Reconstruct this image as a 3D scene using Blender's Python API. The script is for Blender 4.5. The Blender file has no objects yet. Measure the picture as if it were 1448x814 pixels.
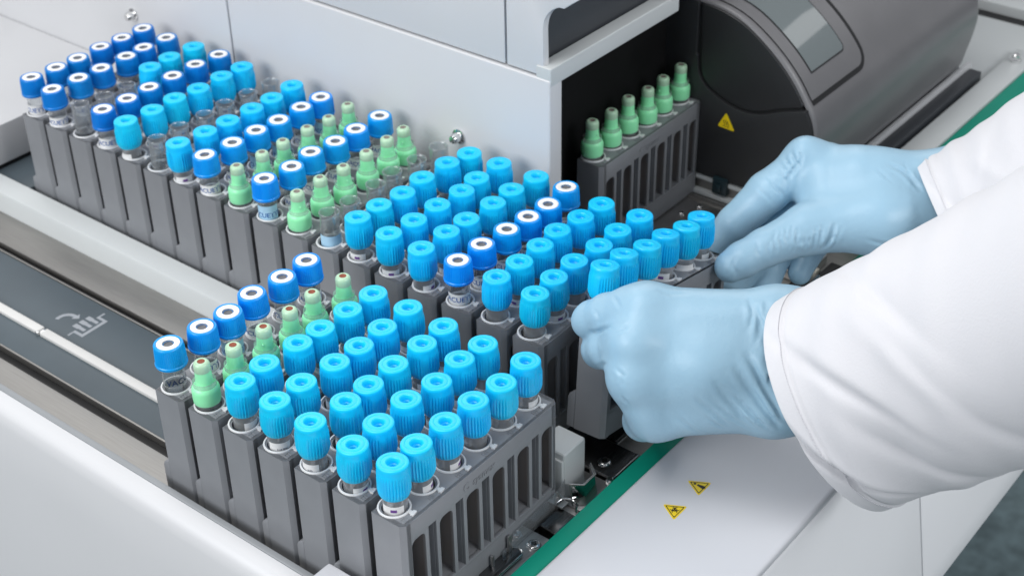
import bpy, bmesh, math, random
import numpy as np
from mathutils import Vector, Matrix, Euler

# camera solved from the photograph
FPX, RX, RY, RZ = 2129.672, 0.975515, 0.015257, -0.901626
CX, CY, CZ = -294.507, -435.554, 356.754
FU, FV = 117.531, 246.766      # offset of the rear tray from the front tray
S = 0.00125                      # one drawing unit (a 20th of a rack pitch) in metres
scene = bpy.context.scene
col = scene.collection
rnd = random.Random(7)

# ------------------------------------------------------------------ camera
cam_d = bpy.data.cameras.new("camera")
cam = bpy.data.objects.new("camera", cam_d)
col.objects.link(cam)
cam.location = (CX*S, CY*S, CZ*S)
cam.rotation_euler = (RX, RY, RZ)
cam_d.sensor_width = 36.0
cam_d.lens = FPX/1448.0*36.0
cam_d.clip_start = 0.01
cam_d.clip_end = 50.0
cam_d.dof.use_dof = True
cam_d.dof.focus_distance = 585*S
cam_d.dof.aperture_fstop = 16.0
scene.camera = cam

# ------------------------------------------------------------------ world and lamps (indoor, soft overhead panels)
world = bpy.data.worlds.new("World")
scene.world = world
world.use_nodes = True
bg = world.node_tree.nodes["Background"]
bg.inputs[0].default_value = (0.90, 0.94, 1.0, 1)
bg.inputs[1].default_value = 0.33
scene.view_settings.view_transform = 'Standard'
scene.view_settings.look = 'None'
scene.view_settings.exposure = 0.14
scene.view_settings.gamma = 1.0
scene.view_settings.use_curve_mapping = False

def area(name, loc, target, sx, sy, power, color=(1, 1, 1)):
    d = bpy.data.lights.new(name, 'AREA')
    d.shape = 'RECTANGLE'; d.size = sx; d.size_y = sy; d.energy = power; d.color = color
    o = bpy.data.objects.new(name, d); col.objects.link(o)
    o.location = loc
    v = Vector(target) - Vector(loc)
    o.rotation_euler = v.to_track_quat('-Z', 'Y').to_euler()
    return o
area("ceiling_panel_lamp", (-0.25, 0.20, 1.35), (0.12, -0.1, 0), 0.9, 0.8, 10.5, (1.0, 0.985, 0.965))
area("rear_ceiling_lamp", (1.15, 0.95, 1.05), (0.08, -0.08, -0.05), 1.5, 1.2, 10.0, (1.0, 0.99, 0.975))
area("window_lamp", (-1.35, 0.30, 0.70), (0.15, -0.05, -0.02), 1.1, 0.8, 18.0, (0.97, 0.985, 1.0))
area("room_side_lamp", (0.25, -1.50, 0.80), (0.18, -0.1, -0.02), 1.1, 0.6, 14.5, (0.97, 0.985, 1.0))
area("far_ceiling_lamp", (1.95, -1.40, 1.22), (0.45, -0.1, 0.0), 1.8, 0.26, 1.5, (1.0, 1.0, 1.0))

# ------------------------------------------------------------------ materials
def mat(name, color, rough=0.45, metal=0.0, noise=0.0, nscale=60.0, bump=0.0, bscale=400.0, spec=0.5,
        sss=0.0, vary=0.0, brushed=None, coat=0.0, emis=None, sss_rad=(0.003, 0.003, 0.003)):
    m = bpy.data.materials.new(name); m.use_nodes = True
    nt = m.node_tree; n = nt.nodes; L = nt.links
    p = n["Principled BSDF"]
    p.inputs["Base Color"].default_value = (*color, 1)
    p.inputs["Roughness"].default_value = rough
    p.inputs["Metallic"].default_value = metal
    p.inputs["Specular IOR Level"].default_value = spec
    p.inputs["Coat Weight"].default_value = coat
    if sss:
        p.inputs["Subsurface Weight"].default_value = sss
        p.inputs["Subsurface Radius"].default_value = sss_rad
        p.inputs["Subsurface Scale"].default_value = 1.0
    tc = n.new("ShaderNodeTexCoord")
    src = tc.outputs["Object"]
    if brushed:
        mp = n.new("ShaderNodeMapping"); mp.inputs["Scale"].default_value = brushed
        L.new(src, mp.inputs[0]); src = mp.outputs[0]
    if noise:
        t = n.new("ShaderNodeTexNoise"); t.inputs["Scale"].default_value = nscale; t.inputs["Detail"].default_value = 5
        L.new(src, t.inputs["Vector"])
        r = n.new("ShaderNodeMapRange")
        r.inputs[1].default_value = 0.3; r.inputs[2].default_value = 0.7
        r.inputs[3].default_value = 1 - noise; r.inputs[4].default_value = 1 + noise
        L.new(t.outputs["Fac"], r.inputs[0])
        mx = n.new("ShaderNodeMix"); mx.data_type = 'RGBA'; mx.blend_type = 'MULTIPLY'
        mx.inputs[0].default_value = 1.0
        mx.inputs[6].default_value = (*color, 1)
        L.new(r.outputs[0], mx.inputs[7])
        L.new(mx.outputs[2], p.inputs["Base Color"])
        rr = n.new("ShaderNodeMapRange")
        rr.inputs[3].default_value = max(0.02, rough - 0.12*min(1, noise*4)); rr.inputs[4].default_value = rough + 0.12*min(1, noise*4)
        L.new(t.outputs["Fac"], rr.inputs[0]); L.new(rr.outputs[0], p.inputs["Roughness"])
    if vary:
        oi = n.new("ShaderNodeObjectInfo"); hs_ = n.new("ShaderNodeHueSaturation")
        a1 = n.new("ShaderNodeMapRange"); a1.inputs[3].default_value = 0.5-vary*0.10; a1.inputs[4].default_value = 0.5+vary*0.10
        a2 = n.new("ShaderNodeMapRange"); a2.inputs[3].default_value = 1-vary; a2.inputs[4].default_value = 1+vary*0.6
        L.new(oi.outputs["Random"], a1.inputs[0]); L.new(oi.outputs["Random"], a2.inputs[0])
        L.new(a1.outputs[0], hs_.inputs["Hue"]); L.new(a2.outputs[0], hs_.inputs["Value"])
        sk = p.inputs["Base Color"]
        if sk.is_linked: L.new(sk.links[0].from_socket, hs_.inputs["Color"])
        else: hs_.inputs["Color"].default_value = (*color, 1)
        L.new(hs_.outputs[0], sk)
    if bump:
        t2 = n.new("ShaderNodeTexNoise"); t2.inputs["Scale"].default_value = bscale; t2.inputs["Detail"].default_value = 3
        L.new(src, t2.inputs["Vector"])
        b = n.new("ShaderNodeBump"); b.inputs["Strength"].default_value = bump; b.inputs["Distance"].default_value = 0.0006
        L.new(t2.outputs["Fac"], b.inputs["Height"]); L.new(b.outputs[0], p.inputs["Normal"])
    return m

def glass_mat(name, tint, gloss=0.14, rough=0.02, milk=0.0):
    m = bpy.data.materials.new(name); m.use_nodes = True
    nt = m.node_tree; n = nt.nodes; L = nt.links
    out = n["Material Output"]; n.remove(n["Principled BSDF"])
    tr = n.new("ShaderNodeBsdfTransparent"); tr.inputs[0].default_value = (*tint, 1)
    gl = n.new("ShaderNodeBsdfGlossy"); gl.inputs["Roughness"].default_value = rough
    lw = n.new("ShaderNodeLayerWeight"); lw.inputs[0].default_value = 0.35
    r = n.new("ShaderNodeMapRange"); r.inputs[3].default_value = gloss*0.5; r.inputs[4].default_value = min(1, gloss*5)
    tx = n.new("ShaderNodeTexNoise"); tx.inputs["Scale"].default_value = 500
    rr = n.new("ShaderNodeMapRange"); rr.inputs[3].default_value = rough*0.6; rr.inputs[4].default_value = rough*2
    L.new(tx.outputs["Fac"], rr.inputs[0]); L.new(rr.outputs[0], gl.inputs["Roughness"])
    L.new(lw.outputs["Facing"], r.inputs[0])
    mx = n.new("ShaderNodeMixShader")
    L.new(r.outputs[0], mx.inputs[0]); L.new(tr.outputs[0], mx.inputs[1]); L.new(gl.outputs[0], mx.inputs[2])
    last = mx.outputs[0]
    if milk:
        df = n.new("ShaderNodeBsdfDiffuse"); df.inputs[0].default_value = (0.82, 0.83, 0.84, 1)
        tl = n.new("ShaderNodeBsdfTranslucent"); tl.inputs[0].default_value = (0.82, 0.83, 0.84, 1)
        a1 = n.new("ShaderNodeMixShader"); a1.inputs[0].default_value = 0.5
        L.new(df.outputs[0], a1.inputs[1]); L.new(tl.outputs[0], a1.inputs[2])
        a2 = n.new("ShaderNodeMixShader"); a2.inputs[0].default_value = milk
        L.new(last, a2.inputs[1]); L.new(a1.outputs[0], a2.inputs[2]); last = a2.outputs[0]
    L.new(last, out.inputs["Surface"])
    return m

M = dict(
    cyan=mat("light_blue_plastic", (0.004, 0.55, 0.93), 0.34, noise=0.04, nscale=160, sss=0.12, spec=0.5, vary=0.10),
    blue=mat("blue_plastic", (0.0005, 0.30, 0.84), 0.32, noise=0.03, nscale=90, spec=0.5, vary=0.10),
    dimblue=mat("dim_lit_blue_plastic", (0.0005, 0.19, 0.60), 0.34, noise=0.03, nscale=90, spec=0.45, vary=0.08),  # cap blue darkened: the weaker light at the rear left is in the colour
    green=mat("pale_green_plastic", (0.31, 0.86, 0.47), 0.34, noise=0.03, nscale=90, sss=0.35),
    tip=mat("milky_tip_plastic", (0.42, 0.62, 0.44), 0.3, sss=0.3, noise=0.03),
    greyseptum=mat("grey_septum", (0.20, 0.17, 0.15), 0.5, noise=0.15, nscale=900),
    rust=mat("rust_brown_septum", (0.24, 0.055, 0.025), 0.6, noise=0.2, nscale=900),
    white=mat("white_plastic", (0.83, 0.83, 0.82), 0.4, noise=0.02, nscale=200),
    bore=mat("dark_rubber_bore", (0.15, 0.155, 0.17), 0.4, noise=0.15, nscale=900),
    ring=mat("milky_clip_plastic", (0.70, 0.71, 0.72), 0.3, sss=0.2, noise=0.03, nscale=300),
    rack=mat("grey_moulded_plastic", (0.222, 0.231, 0.248), 0.40, noise=0.05, nscale=45, bump=0.10, bscale=1500, spec=0.45),
    paper=mat("white_paper_label", (0.80, 0.80, 0.80), 0.6, noise=0.02, nscale=300),
    bluelabel=mat("pale_blue_label", (0.42, 0.66, 0.85), 0.5, noise=0.03, nscale=300),
    ink_blue=mat("blue_ink", (0.01, 0.10, 0.38), 0.5, noise=0.05, nscale=500),
    ink_dark=mat("navy_ink", (0.01, 0.03, 0.09), 0.5, noise=0.05, nscale=500),
    ink_purple=mat("purple_ink", (0.16, 0.07, 0.28), 0.5, noise=0.05, nscale=500),
    amber=mat("amber_plasma", (0.34, 0.14, 0.032), 0.25, noise=0.35, nscale=120),
    steel=mat("brushed_steel", (0.55, 0.54, 0.535), 0.38, 1.0, noise=0.10, nscale=30, brushed=(2.0, 60.0, 60.0)),
    steel_y=mat("brushed_steel_track", (0.37, 0.36, 0.345), 0.5, 1.0, noise=0.08, nscale=30, brushed=(60.0, 1.5, 60.0)),
    darksteel=mat("dark_steel", (0.16, 0.163, 0.168), 0.24, 1.0, noise=0.2, nscale=30, brushed=(2.0, 60.0, 60.0)),
    chrome=mat("polished_steel", (0.72, 0.72, 0.72), 0.10, 1.0, noise=0.05, nscale=90),
    panel=mat("light_grey_enamel", (0.60, 0.605, 0.62), 0.36, noise=0.012, nscale=14, bump=0.03, bscale=900),
    panel_top=mat("white_enamel", (0.555, 0.565, 0.60), 0.32, noise=0.012, nscale=14, bump=0.03, bscale=900),
    lit_enamel=mat("side_lit_white_enamel", (0.74, 0.75, 0.77), 0.35, noise=0.012, nscale=14, bump=0.03, bscale=900),  # bench enamel made paler, side light on the front put into the colour
    lip=mat("pale_grey_enamel", (0.53, 0.555, 0.56), 0.35, noise=0.02, nscale=20),
    lipgrey=mat("mid_grey_enamel", (0.27, 0.285, 0.30), 0.4, noise=0.03, nscale=30),
    track=mat("slate_track_plastic", (0.070, 0.092, 0.108), 0.42, noise=0.08, nscale=25, bump=0.05, bscale=1200),
    print_=mat("grey_print", (0.31, 0.33, 0.36), 0.5, noise=0.05, nscale=200),
    black=mat("black_plastic", (0.008, 0.008, 0.009), 0.5, noise=0.2, nscale=40),
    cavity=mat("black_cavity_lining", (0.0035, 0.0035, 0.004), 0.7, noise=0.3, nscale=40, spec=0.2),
    darkpanel=mat("charcoal_panel", (0.036, 0.040, 0.047), 0.4, noise=0.05, nscale=30),
    cover=mat("dark_grey_cover_plastic", (0.165, 0.163, 0.170), 0.32, noise=0.05, nscale=30, bump=0.12, bscale=2600, spec=0.6),
    coverend=mat("charcoal_end_plastic", (0.020, 0.021, 0.023), 0.42, noise=0.06, nscale=30, bump=0.10, bscale=2600),
    smoke=mat("tinted_window_glass", (0.15, 0.178, 0.183), 0.06, noise=0.02, nscale=20, spec=0.9, coat=0.5),
    yellow=mat("yellow_sticker", (0.82, 0.60, 0.005), 0.45, noise=0.03, nscale=300),
    teal=mat("teal_enamel", (0.0, 0.22, 0.15), 0.45, noise=0.03, nscale=40, spec=0.3),
    floor=mat("speckled_grey_vinyl", (0.135, 0.185, 0.198), 0.6, noise=0.30, nscale=40, spec=0.25),
    sensor=mat("dark_teal_sensor", (0.012, 0.03, 0.038), 0.3, noise=0.1, nscale=80),
    cream=mat("cream_nylon", (0.70, 0.66, 0.56), 0.45, noise=0.05, nscale=90),
    glass=glass_mat("clear_tube_glass", (0.93, 0.95, 0.96), milk=0.08),
    frost=glass_mat("milky_tube_plastic", (0.93, 0.95, 0.96), milk=0.30),
    rail=mat("pale_anodised_rail", (0.64, 0.635, 0.62), 0.4, noise=0.03, nscale=60),
    clear=glass_mat("clear_acrylic", (0.86, 0.88, 0.90), 0.16, milk=0.14),
)

# ------------------------------------------------------------------ mesh helpers (drawing units in, metres out)
class MB:
    def __init__(s): s.v = []; s.f = []; s.mi = []
    def add(s, vs, fs, mi=0):
        o = len(s.v); s.v += [tuple(map(float, p)) for p in vs]; s.f += [tuple(i+o for i in f) for f in fs]; s.mi += [mi]*len(fs)
        return s
    def box(s, x0, x1, y0, y1, z0, z1, mi=0):
        v = [(x, y, z) for z in (z0, z1) for y in (y0, y1) for x in (x0, x1)]
        return s.add(v, [(0, 2, 3, 1), (4, 5, 7, 6), (0, 1, 5, 4), (2, 6, 7, 3), (0, 4, 6, 2), (1, 3, 7, 5)], mi)
    def prism(s, poly, axis, a, b, mi=0):
        """poly: 2-D loop in the two other axes (in xyz order), extruded from a to b along axis"""
        def P(u, v, w):
            return {'x': (w, u, v), 'y': (u, w, v), 'z': (u, v, w)}[axis]
        n = len(poly)
        vs = [P(u, v, a) for u, v in poly] + [P(u, v, b) for u, v in poly]
        fs = [tuple(range(n)), tuple(range(2*n-1, n-1, -1))] + [(i, i+n, (i+1) % n+n, (i+1) % n) for i in range(n)]
        return s.add(vs, fs, mi)
    def lathe(s, prof, seg=32, c=(0, 0, 0), rfun=None, mi=0, mis=None, closed=False):
        """prof: (radius, z) from bottom to top; radius 0 closes the end"""
        vs = []; fs = []; idx = []
        for k, (r, z) in enumerate(prof):
            if r == 0:
                idx.append([len(vs)]*seg); vs.append((c[0], c[1], c[2]+z))
            else:
                row = []
                for j in range(seg):
                    a = 2*math.pi*j/seg
                    q = rfun(k, j, r) if rfun else r
                    row.append(len(vs)); vs.append((c[0]+q*math.cos(a), c[1]+q*math.sin(a), c[2]+z))
                idx.append(row)
        m = []
        for k in range(len(prof)-1):
            for j in range(seg):
                a, b, d, e = idx[k][j], idx[k][(j+1) % seg], idx[k+1][(j+1) % seg], idx[k+1][j]
                f = []
                for t in (a, b, d, e):
                    if t not in f: f.append(t)
                if len(f) > 2: fs.append(tuple(f)); m.append(mis[k] if mis else mi)
        o = len(s.v); s.v += vs; s.f += [tuple(i+o for i in f) for f in fs]; s.mi += m
        return s
    def tube(s, pts, r, seg=10, mi=0):
        pts = [Vector(p) for p in pts]; rows = []
        up = Vector((0.13, 0.21, 0.97))
        rs = r if isinstance(r, (list, tuple)) else [r]*len(pts)
        for i, p in enumerate(pts):
            t = (pts[min(i+1, len(pts)-1)] - pts[max(i-1, 0)]).normalized()
            n = t.cross(up).normalized(); b = t.cross(n)
            rows.append([p + rs[i]*(math.cos(2*math.pi*j/seg)*n + math.sin(2*math.pi*j/seg)*b) for j in range(seg)])
        o = len(s.v); s.v += [tuple(q) for row in rows for q in row]
        F = []
        for i in range(len(pts)-1):
            for j in range(seg):
                F.append((o+i*seg+j, o+i*seg+(j+1) % seg, o+(i+1)*seg+(j+1) % seg, o+(i+1)*seg+j))
        F.append(tuple(o+j for j in range(seg))); F.append(tuple(o+(len(pts)-1)*seg+j for j in reversed(range(seg))))
        s.f += F; s.mi += [mi]*len(F)
        return s
    def mesh(s, name, mats, bevel=0.0, bseg=2, smooth=True, ang=35, off=(0, 0, 0)):
        me = bpy.data.meshes.new(name)
        me.from_pydata([((x+off[0])*S, (y+off[1])*S, (z+off[2])*S) for x, y, z in s.v], [], s.f)
        if not isinstance(mats, (list, tuple)): mats = [mats]
        for m in mats: me.materials.append(m)
        for p, i in zip(me.polygons, s.mi): p.material_index = i
        bm = bmesh.new(); bm.from_mesh(me)
        bmesh.ops.remove_doubles(bm, verts=bm.verts, dist=1e-7)
        bmesh.ops.recalc_face_normals(bm, faces=bm.faces)
        if bevel:
            ed = [e for e in bm.edges if len(e.link_faces) == 2 and e.calc_face_angle(0) > math.radians(30)]
            bmesh.ops.bevel(bm, geom=ed, offset=bevel*S, segments=bseg, affect='EDGES', profile=0.6, clamp_overlap=True)
        if smooth:
            for f in bm.faces: f.smooth = True
            for e in bm.edges:
                if len(e.link_faces) == 2 and e.calc_face_angle(0) > math.radians(ang): e.smooth = False
        bm.to_mesh(me); bm.free()
        return me
    def build(s, name, mats, parent=None, **k):
        return link(name, s.mesh(name, mats, **k), parent)

def link(name, me, parent=None, loc=None):
    o = bpy.data.objects.new(name, me); col.objects.link(o)
    if parent: o.parent = parent
    if loc: o.location = loc
    return o
def thing(name, label, cat, loc=(0, 0, 0), group=None):
    """an Empty at loc (drawing units) that parents its parts; part meshes are then built relative to loc"""
    o = bpy.data.objects.new(name, None); col.objects.link(o)
    o.empty_display_size = 0.005
    o.location = Vector(loc)*S
    o['label'] = label; o['category'] = cat
    if group: o['group'] = group
    return o
def plate(outer, holes, t, mapf, bevel=0.0, mi=0):
    """flat 2-D outline with holes, thickness t, mapped by mapf(u, v, w) -> (x, y, z); returns (verts, faces)"""
    cu = bpy.data.curves.new("outline", 'CURVE'); cu.dimensions = '2D'; cu.fill_mode = 'BOTH'
    cu.extrude = t/2 - bevel; cu.bevel_depth = bevel; cu.bevel_resolution = 1; cu.offset = -bevel
    for loop in [outer]+holes:
        sp = cu.splines.new('POLY'); sp.points.add(len(loop)-1); sp.use_cyclic_u = True
        for p, (a, b) in zip(sp.points, loop): p.co = (a, b, 0, 1)
    ob = bpy.data.objects.new("outline", cu); col.objects.link(ob)
    dg = bpy.context.evaluated_depsgraph_get()
    me = ob.evaluated_get(dg).to_mesh()
    vs = [mapf(v.co.x, v.co.y, v.co.z) for v in me.vertices]; fs = [tuple(p.vertices) for p in me.polygons]
    ob.evaluated_get(dg).to_mesh_clear()
    bpy.data.objects.remove(ob); bpy.data.curves.remove(cu)
    return vs, fs
def text_geo(txt, size, mapf, t=0.0, font_res=2, shear=0.0, spacing=1.0):
    cu = bpy.data.curves.new("writing", 'FONT'); cu.body = txt; cu.size = size; cu.resolution_u = font_res
    cu.align_x = 'CENTER'; cu.align_y = 'CENTER'; cu.extrude = t/2; cu.shear = shear; cu.space_character = spacing
    cu.offset = 0.012*size
    ob = bpy.data.objects.new("writing", cu); col.objects.link(ob)
    dg = bpy.context.evaluated_depsgraph_get()
    me = ob.evaluated_get(dg).to_mesh()
    vs = [mapf(v.co.x, v.co.y, v.co.z) for v in me.vertices]; fs = [tuple(p.vertices) for p in me.polygons]
    ob.evaluated_get(dg).to_mesh_clear()
    bpy.data.objects.remove(ob); bpy.data.curves.remove(cu)
    return vs, fs
def arc(cx, cy, r, a0, a1, n):
    return [(cx+r*math.cos(math.radians(a0+(a1-a0)*i/n)), cy+r*math.sin(math.radians(a0+(a1-a0)*i/n))) for i in range(n+1)]
def sub(pts, o): return [tuple(a-b for a, b in zip(p, o)) for p in pts]
# ------------------------------------------------------------------ the place: floor, feeder deck, housing, reader cover
class T:
    """a top-level thing whose parts are modelled in world drawing units"""
    def __init__(s, name, label, cat, loc, group=None):
        s.o = thing(name, label, cat, loc, group); s.loc = loc
    def part(s, name, mb, mats, parent=None, label=None, kind=None, **k):
        o = link(name, mb.mesh(name, mats, off=tuple(-a for a in s.loc), **k), parent or s.o)
        if label: o['label'] = label
        if kind: o['kind'] = kind
        return o

fl = MB().box(-4000, 4000, -4000, 4000, -690, -680).build("floor", M['floor'], smooth=False)
fl['kind'] = 'structure'

# --- bench cabinet with its white front panel
cab = T("instrument_bench", "white enamel bench front with a thin seam above the speckled floor", "bench", (250, -220, -680))
cab.part("cabinet_body", MB().box(40, 900, -60, 420, -680, -206), M['panel'], bevel=2)
cab.part("table_panel", MB().box(-13, 900, -243.0, -174.2, -70.5, -66), M['panel_top'], bevel=1.9, bseg=4)
cab.part("front_door", MB().prism([(-238.6, -70.9), (-242.6, -70.6), (-243.4, -73), (-261, -172), (-261, -189), (-236, -189), (-236, -70.9)], 'x', -13, 232.6), M['lit_enamel'], bevel=0.5)
cab.part("front_door", MB().prism([(-238.6, -70.9), (-242.6, -70.6), (-243.4, -73), (-261, -172), (-261, -189), (-236, -189), (-236, -70.9)], 'x', 233.8, 900), M['lit_enamel'], bevel=0.5)
cab.part("seam_strip", MB().prism([(-242.2, -74), (-259.6, -172), (-259.6, -188), (-236.5, -188), (-236.5, -74)], 'x', 232.2, 234.2), M['lipgrey'])
cab.part("corner_block", MB().box(-70, -10.6, -236, -112.8, -205, -56), M['panel_top'], bevel=1.5, bseg=3)

def tri(c, up, side, h, w, r=0.0):
    """triangle outline with its apex at c+up*h*2/3"""
    c, up, side = Vector(c), Vector(up), Vector(side)
    return c, up, side
def sticker(T_, c, ux, uy, w, h, name, label, symbol, border=True, nrm=0.12):
    """rounded triangular sticker: local u along ux (base), v along uy (towards the apex)"""
    c, ux, uy = Vector(c), Vector(ux).normalized(), Vector(uy).normalized(); nz = ux.cross(uy).normalized()
    mf = lambda k: (lambda u, v, t: tuple(c+ux*u+uy*v+nz*(t+k)))
    def rtri(w, h, r):
        P = [(-w/2, -h/3), (w/2, -h/3), (0, 2*h/3)]
        out = []
        for i in range(3):
            p = Vector(P[i]).to_2d() if False else Vector((*P[i], 0)); a = Vector((*P[i-1], 0)); b = Vector((*P[(i+1) % 3], 0))
            d0 = (a-p).normalized(); d1 = (b-p).normalized()
            for k in range(5):
                s = k/4; q = p + d0*r*(1-s)**2 + d1*r*s**2
                out.append((q.x, q.y))
        return out
    base = MB().add(*plate(rtri(w, h, w*0.12), [], 0.12, mf(nrm*0.5)))
    so = T_.part(name, base, M['yellow'], label=label, smooth=False)
    ink = MB()
    if border:
        ink.add(*plate(rtri(w*0.80, h*0.80, w*0.06), [rtri(w*0.68, h*0.68, w*0.05)], 0.02, mf(nrm+0.03)))
    symbol(ink, mf(nrm+0.03), w, h)
    T_.part("warning_symbol", ink, M['black'], parent=so, smooth=False)
    return so
def sym_exclaim(mb, mf, w, h):
    # a slanted wedge-shaped stroke with its dot
    R = lambda pts, a, dx, dy: [(dx+p*math.cos(a)-q*math.sin(a), dy+p*math.sin(a)+q*math.cos(a)) for p, q in pts]
    a = math.radians(-118)
    st = [(-0.05*w, -0.13*h), (0.05*w, -0.13*h), (0.10*w, 0.24*h), (0.0, 0.30*h), (-0.10*w, 0.24*h)]
    mb.add(*plate(R(st, a+math.pi, -0.02*w, -0.02*h), [], 0.02, mf))
    mb.add(*plate(R(arc(0, -0.26*h, 0.062*w, 0, 330, 11), a+math.pi, -0.02*w, -0.02*h), [], 0.02, mf))
def sym_bio(mb, mf, w, h):
    k = w*0.10; cy = -0.02*h
    for i in range(3):
        a = 90+120*i; cx_, cy_ = 1.05*k*math.cos(math.radians(a)), cy+1.05*k*math.sin(math.radians(a))
        o = arc(cx_, cy_, 1.15*k, a+48, a+312, 16); inn = arc(cx_+0.22*k*math.cos(math.radians(a)), cy_+0.22*k*math.sin(math.radians(a)), 0.80*k, a+312, a+48, 16)
        mb.add(*plate(o+inn, [], 0.02, mf))
    mb.add(*plate(arc(0, cy, 1.05*k, 0, 345, 23), [arc(0, cy, 0.78*k, 0, 345, 23)], 0.02, lambda u, v, t: mf(u, v, t+0.03)))
    mb.add(*plate(arc(0, cy, 0.3*k, 0, 330, 11), [], 0.02, lambda u, v, t: mf(u, v, t+0.03)))
def sym_hot(mb, mf, w, h):
    for dx in (-0.11, 0, 0.11):
        L = [(dx*w+0.035*w*math.sin(t*1.25), -0.16*h+0.32*h*t/5 + (0.05*h if dx == 0 else 0)) for t in range(6)]
        wd = 0.022*w
        mb.add(*plate([(x-wd, y) for x, y in L]+[(x+wd, y) for x, y in reversed(L)], [], 0.02, mf))
    mb.add(*plate([(-0.2*w, -0.22*h), (0.2*w, -0.22*h), (0.2*w, -0.19*h), (-0.2*w, -0.19*h)], [], 0.02, mf))
sticker(cab, (104.0, -197.2, -66), (-4.9, 8.8, 0), (-7.4, -4.2, 0), 10.2, 8.9, "warning_sticker", "yellow biohazard triangle sticker", sym_bio)
sticker(cab, (122.5, -197.3, -66), (-4.9, 8.8, 0), (-7.4, -4.2, 0), 10.2, 8.9, "warning_sticker", "yellow exclamation triangle sticker", sym_exclaim)

# --- feeder deck: lips, metal strips, slate track, silver rail, teal edge, steel bed
deck = T("rack_feeder_deck", "grey and steel rack feeder deck with slate track and teal edge", "feeder", (100, 100, -206))
deck.part("deck_base", MB().box(-12.6, 346, -170, 420, -205.9, -80.5), M['black'])
deck.part("front_panel", MB().prism([(-15.8, -66.2), (-19.5, -66.6), (-22.3, -68.2), (-24.0, -71), (-25.2, -76), (-27.5, -100), (-44, -330), (-30, -330), (-15.8, -205)], 'y', -112.6, 420), M['panel'], ang=50)
deck.part("front_lip", MB().box(-15.7, -12.7, -112.6, 420, -92, -65.7), M['lipgrey'], bevel=0.6)
deck.part("metal_strip", MB().box(-12.6, 7.2, -99.5, 420, -80.4, -77), M['steel_y'], bevel=0.7)
tk = deck.part("track_plate", MB().box(14.2, 65.6, -8, 420, -80.4, -77), M['track'], bevel=0.5)
deck.part("track_plate", MB().box(8.0, 70, -99.6, -9, -80.4, -77.6), M['track'], bevel=0.5)
deck.part("edge_trim", MB().box(13.0, 14.0, -8, 420, -80.4, -76.6), M['steel_y'], bevel=0.25)
deck.part("edge_trim", MB().box(65.8, 66.8, -8, 420, -80.4, -76.6), M['steel_y'], bevel=0.25)
deck.part("silver_rail", MB().box(29.8, 34.6, -8, 127.0, -77, -75), M['rail'], bevel=0.4)
deck.part("silver_rail", MB().box(29.8, 34.6, 129.2, 420, -77, -75), M['rail'], bevel=0.4)
deck.part("rail_joint", MB().box(30.4, 34.0, 126.6, 129.6, -77, -75.6).box(28.6, 30.2, 127.4, 129.0, -77, -74.6), M['chrome'], bevel=0.2)
deck.part("metal_strip", MB().box(71.2, 91.2, -99.5, 420, -80.4, -77), M['steel_y'], bevel=0.7)
deck.part("inner_lip", MB().prism([(91.3, -80), (91.3, -77), (93.0, -68), (93.7, -66.4), (95.0, -65.8), (106.2, -65.8), (107.0, -66.6), (107.0, -80)], 'y', -112, 420), M['lip'], ang=40)
deck.part("rear_bed", MB().box(107.2, 211.8, -99, 268, -80.4, -77.6), M['track'])
sh = deck.part("side_shelf", MB().box(40, 211.6, 269, 470, -66, -42), M['panel'], bevel=1.2)
deck.part("shelf_base", MB().box(42, 211.6, 270.5, 470, -80.4, -66.2), M['black'])
deck.part("side_floor", MB().box(107.2, 211.6, 238.5, 270.3, -77.5, -68.6), M['track'], bevel=0.4)
# the icon printed on the track: a curved arrow and a rack
ic = MB()
def poly(pts, k=0.0): ic.add(*plate(pts, [], 0.02, lambda u, v, w: (u, v, -76.97+w+k)))
poly([(41.9, 109.6), (58.4, 110.1), (58.4, 117.3), (56.8, 117.3), (56.8, 112.0), (43.6, 111.5), (43.6, 117.1), (41.9, 117.1)])
poly([(38.6, 115.9), (41.88, 116.1), (41.88, 117.1), (38.6, 117.0)]); poly([(58.42, 116.3), (61.8, 116.2), (61.8, 117.4), (58.42, 117.3)])
for u in (46.3, 50.25, 54.3):
    poly([(u-0.95, 113.0), (u+0.95, 113.0), (u+0.95, 117.2), (u+1.35, 117.2), (u+1.35, 121.3), (u-1.35, 121.3), (u-1.35, 117.2), (u-0.95, 117.2)])
poly(arc(46.0, 127.4, 6.3, 112, -8, 14)+[(53.9, 126.5), (51.2, 123.6), (48.7, 126.7)]+arc(46.0, 127.4, 4.2, -8, 112, 14))
deck.part("printed_icon", ic, M['print_'], parent=tk, smooth=False)
deck.part("teal_strip", MB().box(-10, 345, -174.0, -165.8, -80, -67.4), M['teal'], bevel=0.2)
deck.part("teal_strip", MB().box(345.3, 900, -174.0, -149.2, -72, -67.4), M['teal'], bevel=0.2)
deck.part("white_rail", MB().box(372, 604, -148.8, -133.0, -79, -66), M['lip'], bevel=0.8)
def screw(T_, c, r, name="screw", m='chrome', h=1.2, seg=20):
    mb = MB().lathe([(r*1.25, 0), (r*1.25, h*0.25), (r, h*0.3), (r, h*0.8), (r*0.8, h), (r*0.45, h), (r*0.4, h*0.6), (0, h*0.55)], seg, c)
    s = r*0.16
    o = T_.part(name, mb, M[m], ang=30)
    T_.part("cross_slot", MB().box(c[0]-r*0.62, c[0]+r*0.62, c[1]-s, c[1]+s, c[2]+h*0.75, c[2]+h*1.02).box(c[0]-s, c[0]+s, c[1]-r*0.62, c[1]+r*0.62, c[2]+h*0.74, c[2]+h*1.03), M['darksteel'], parent=o)
    return o
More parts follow.
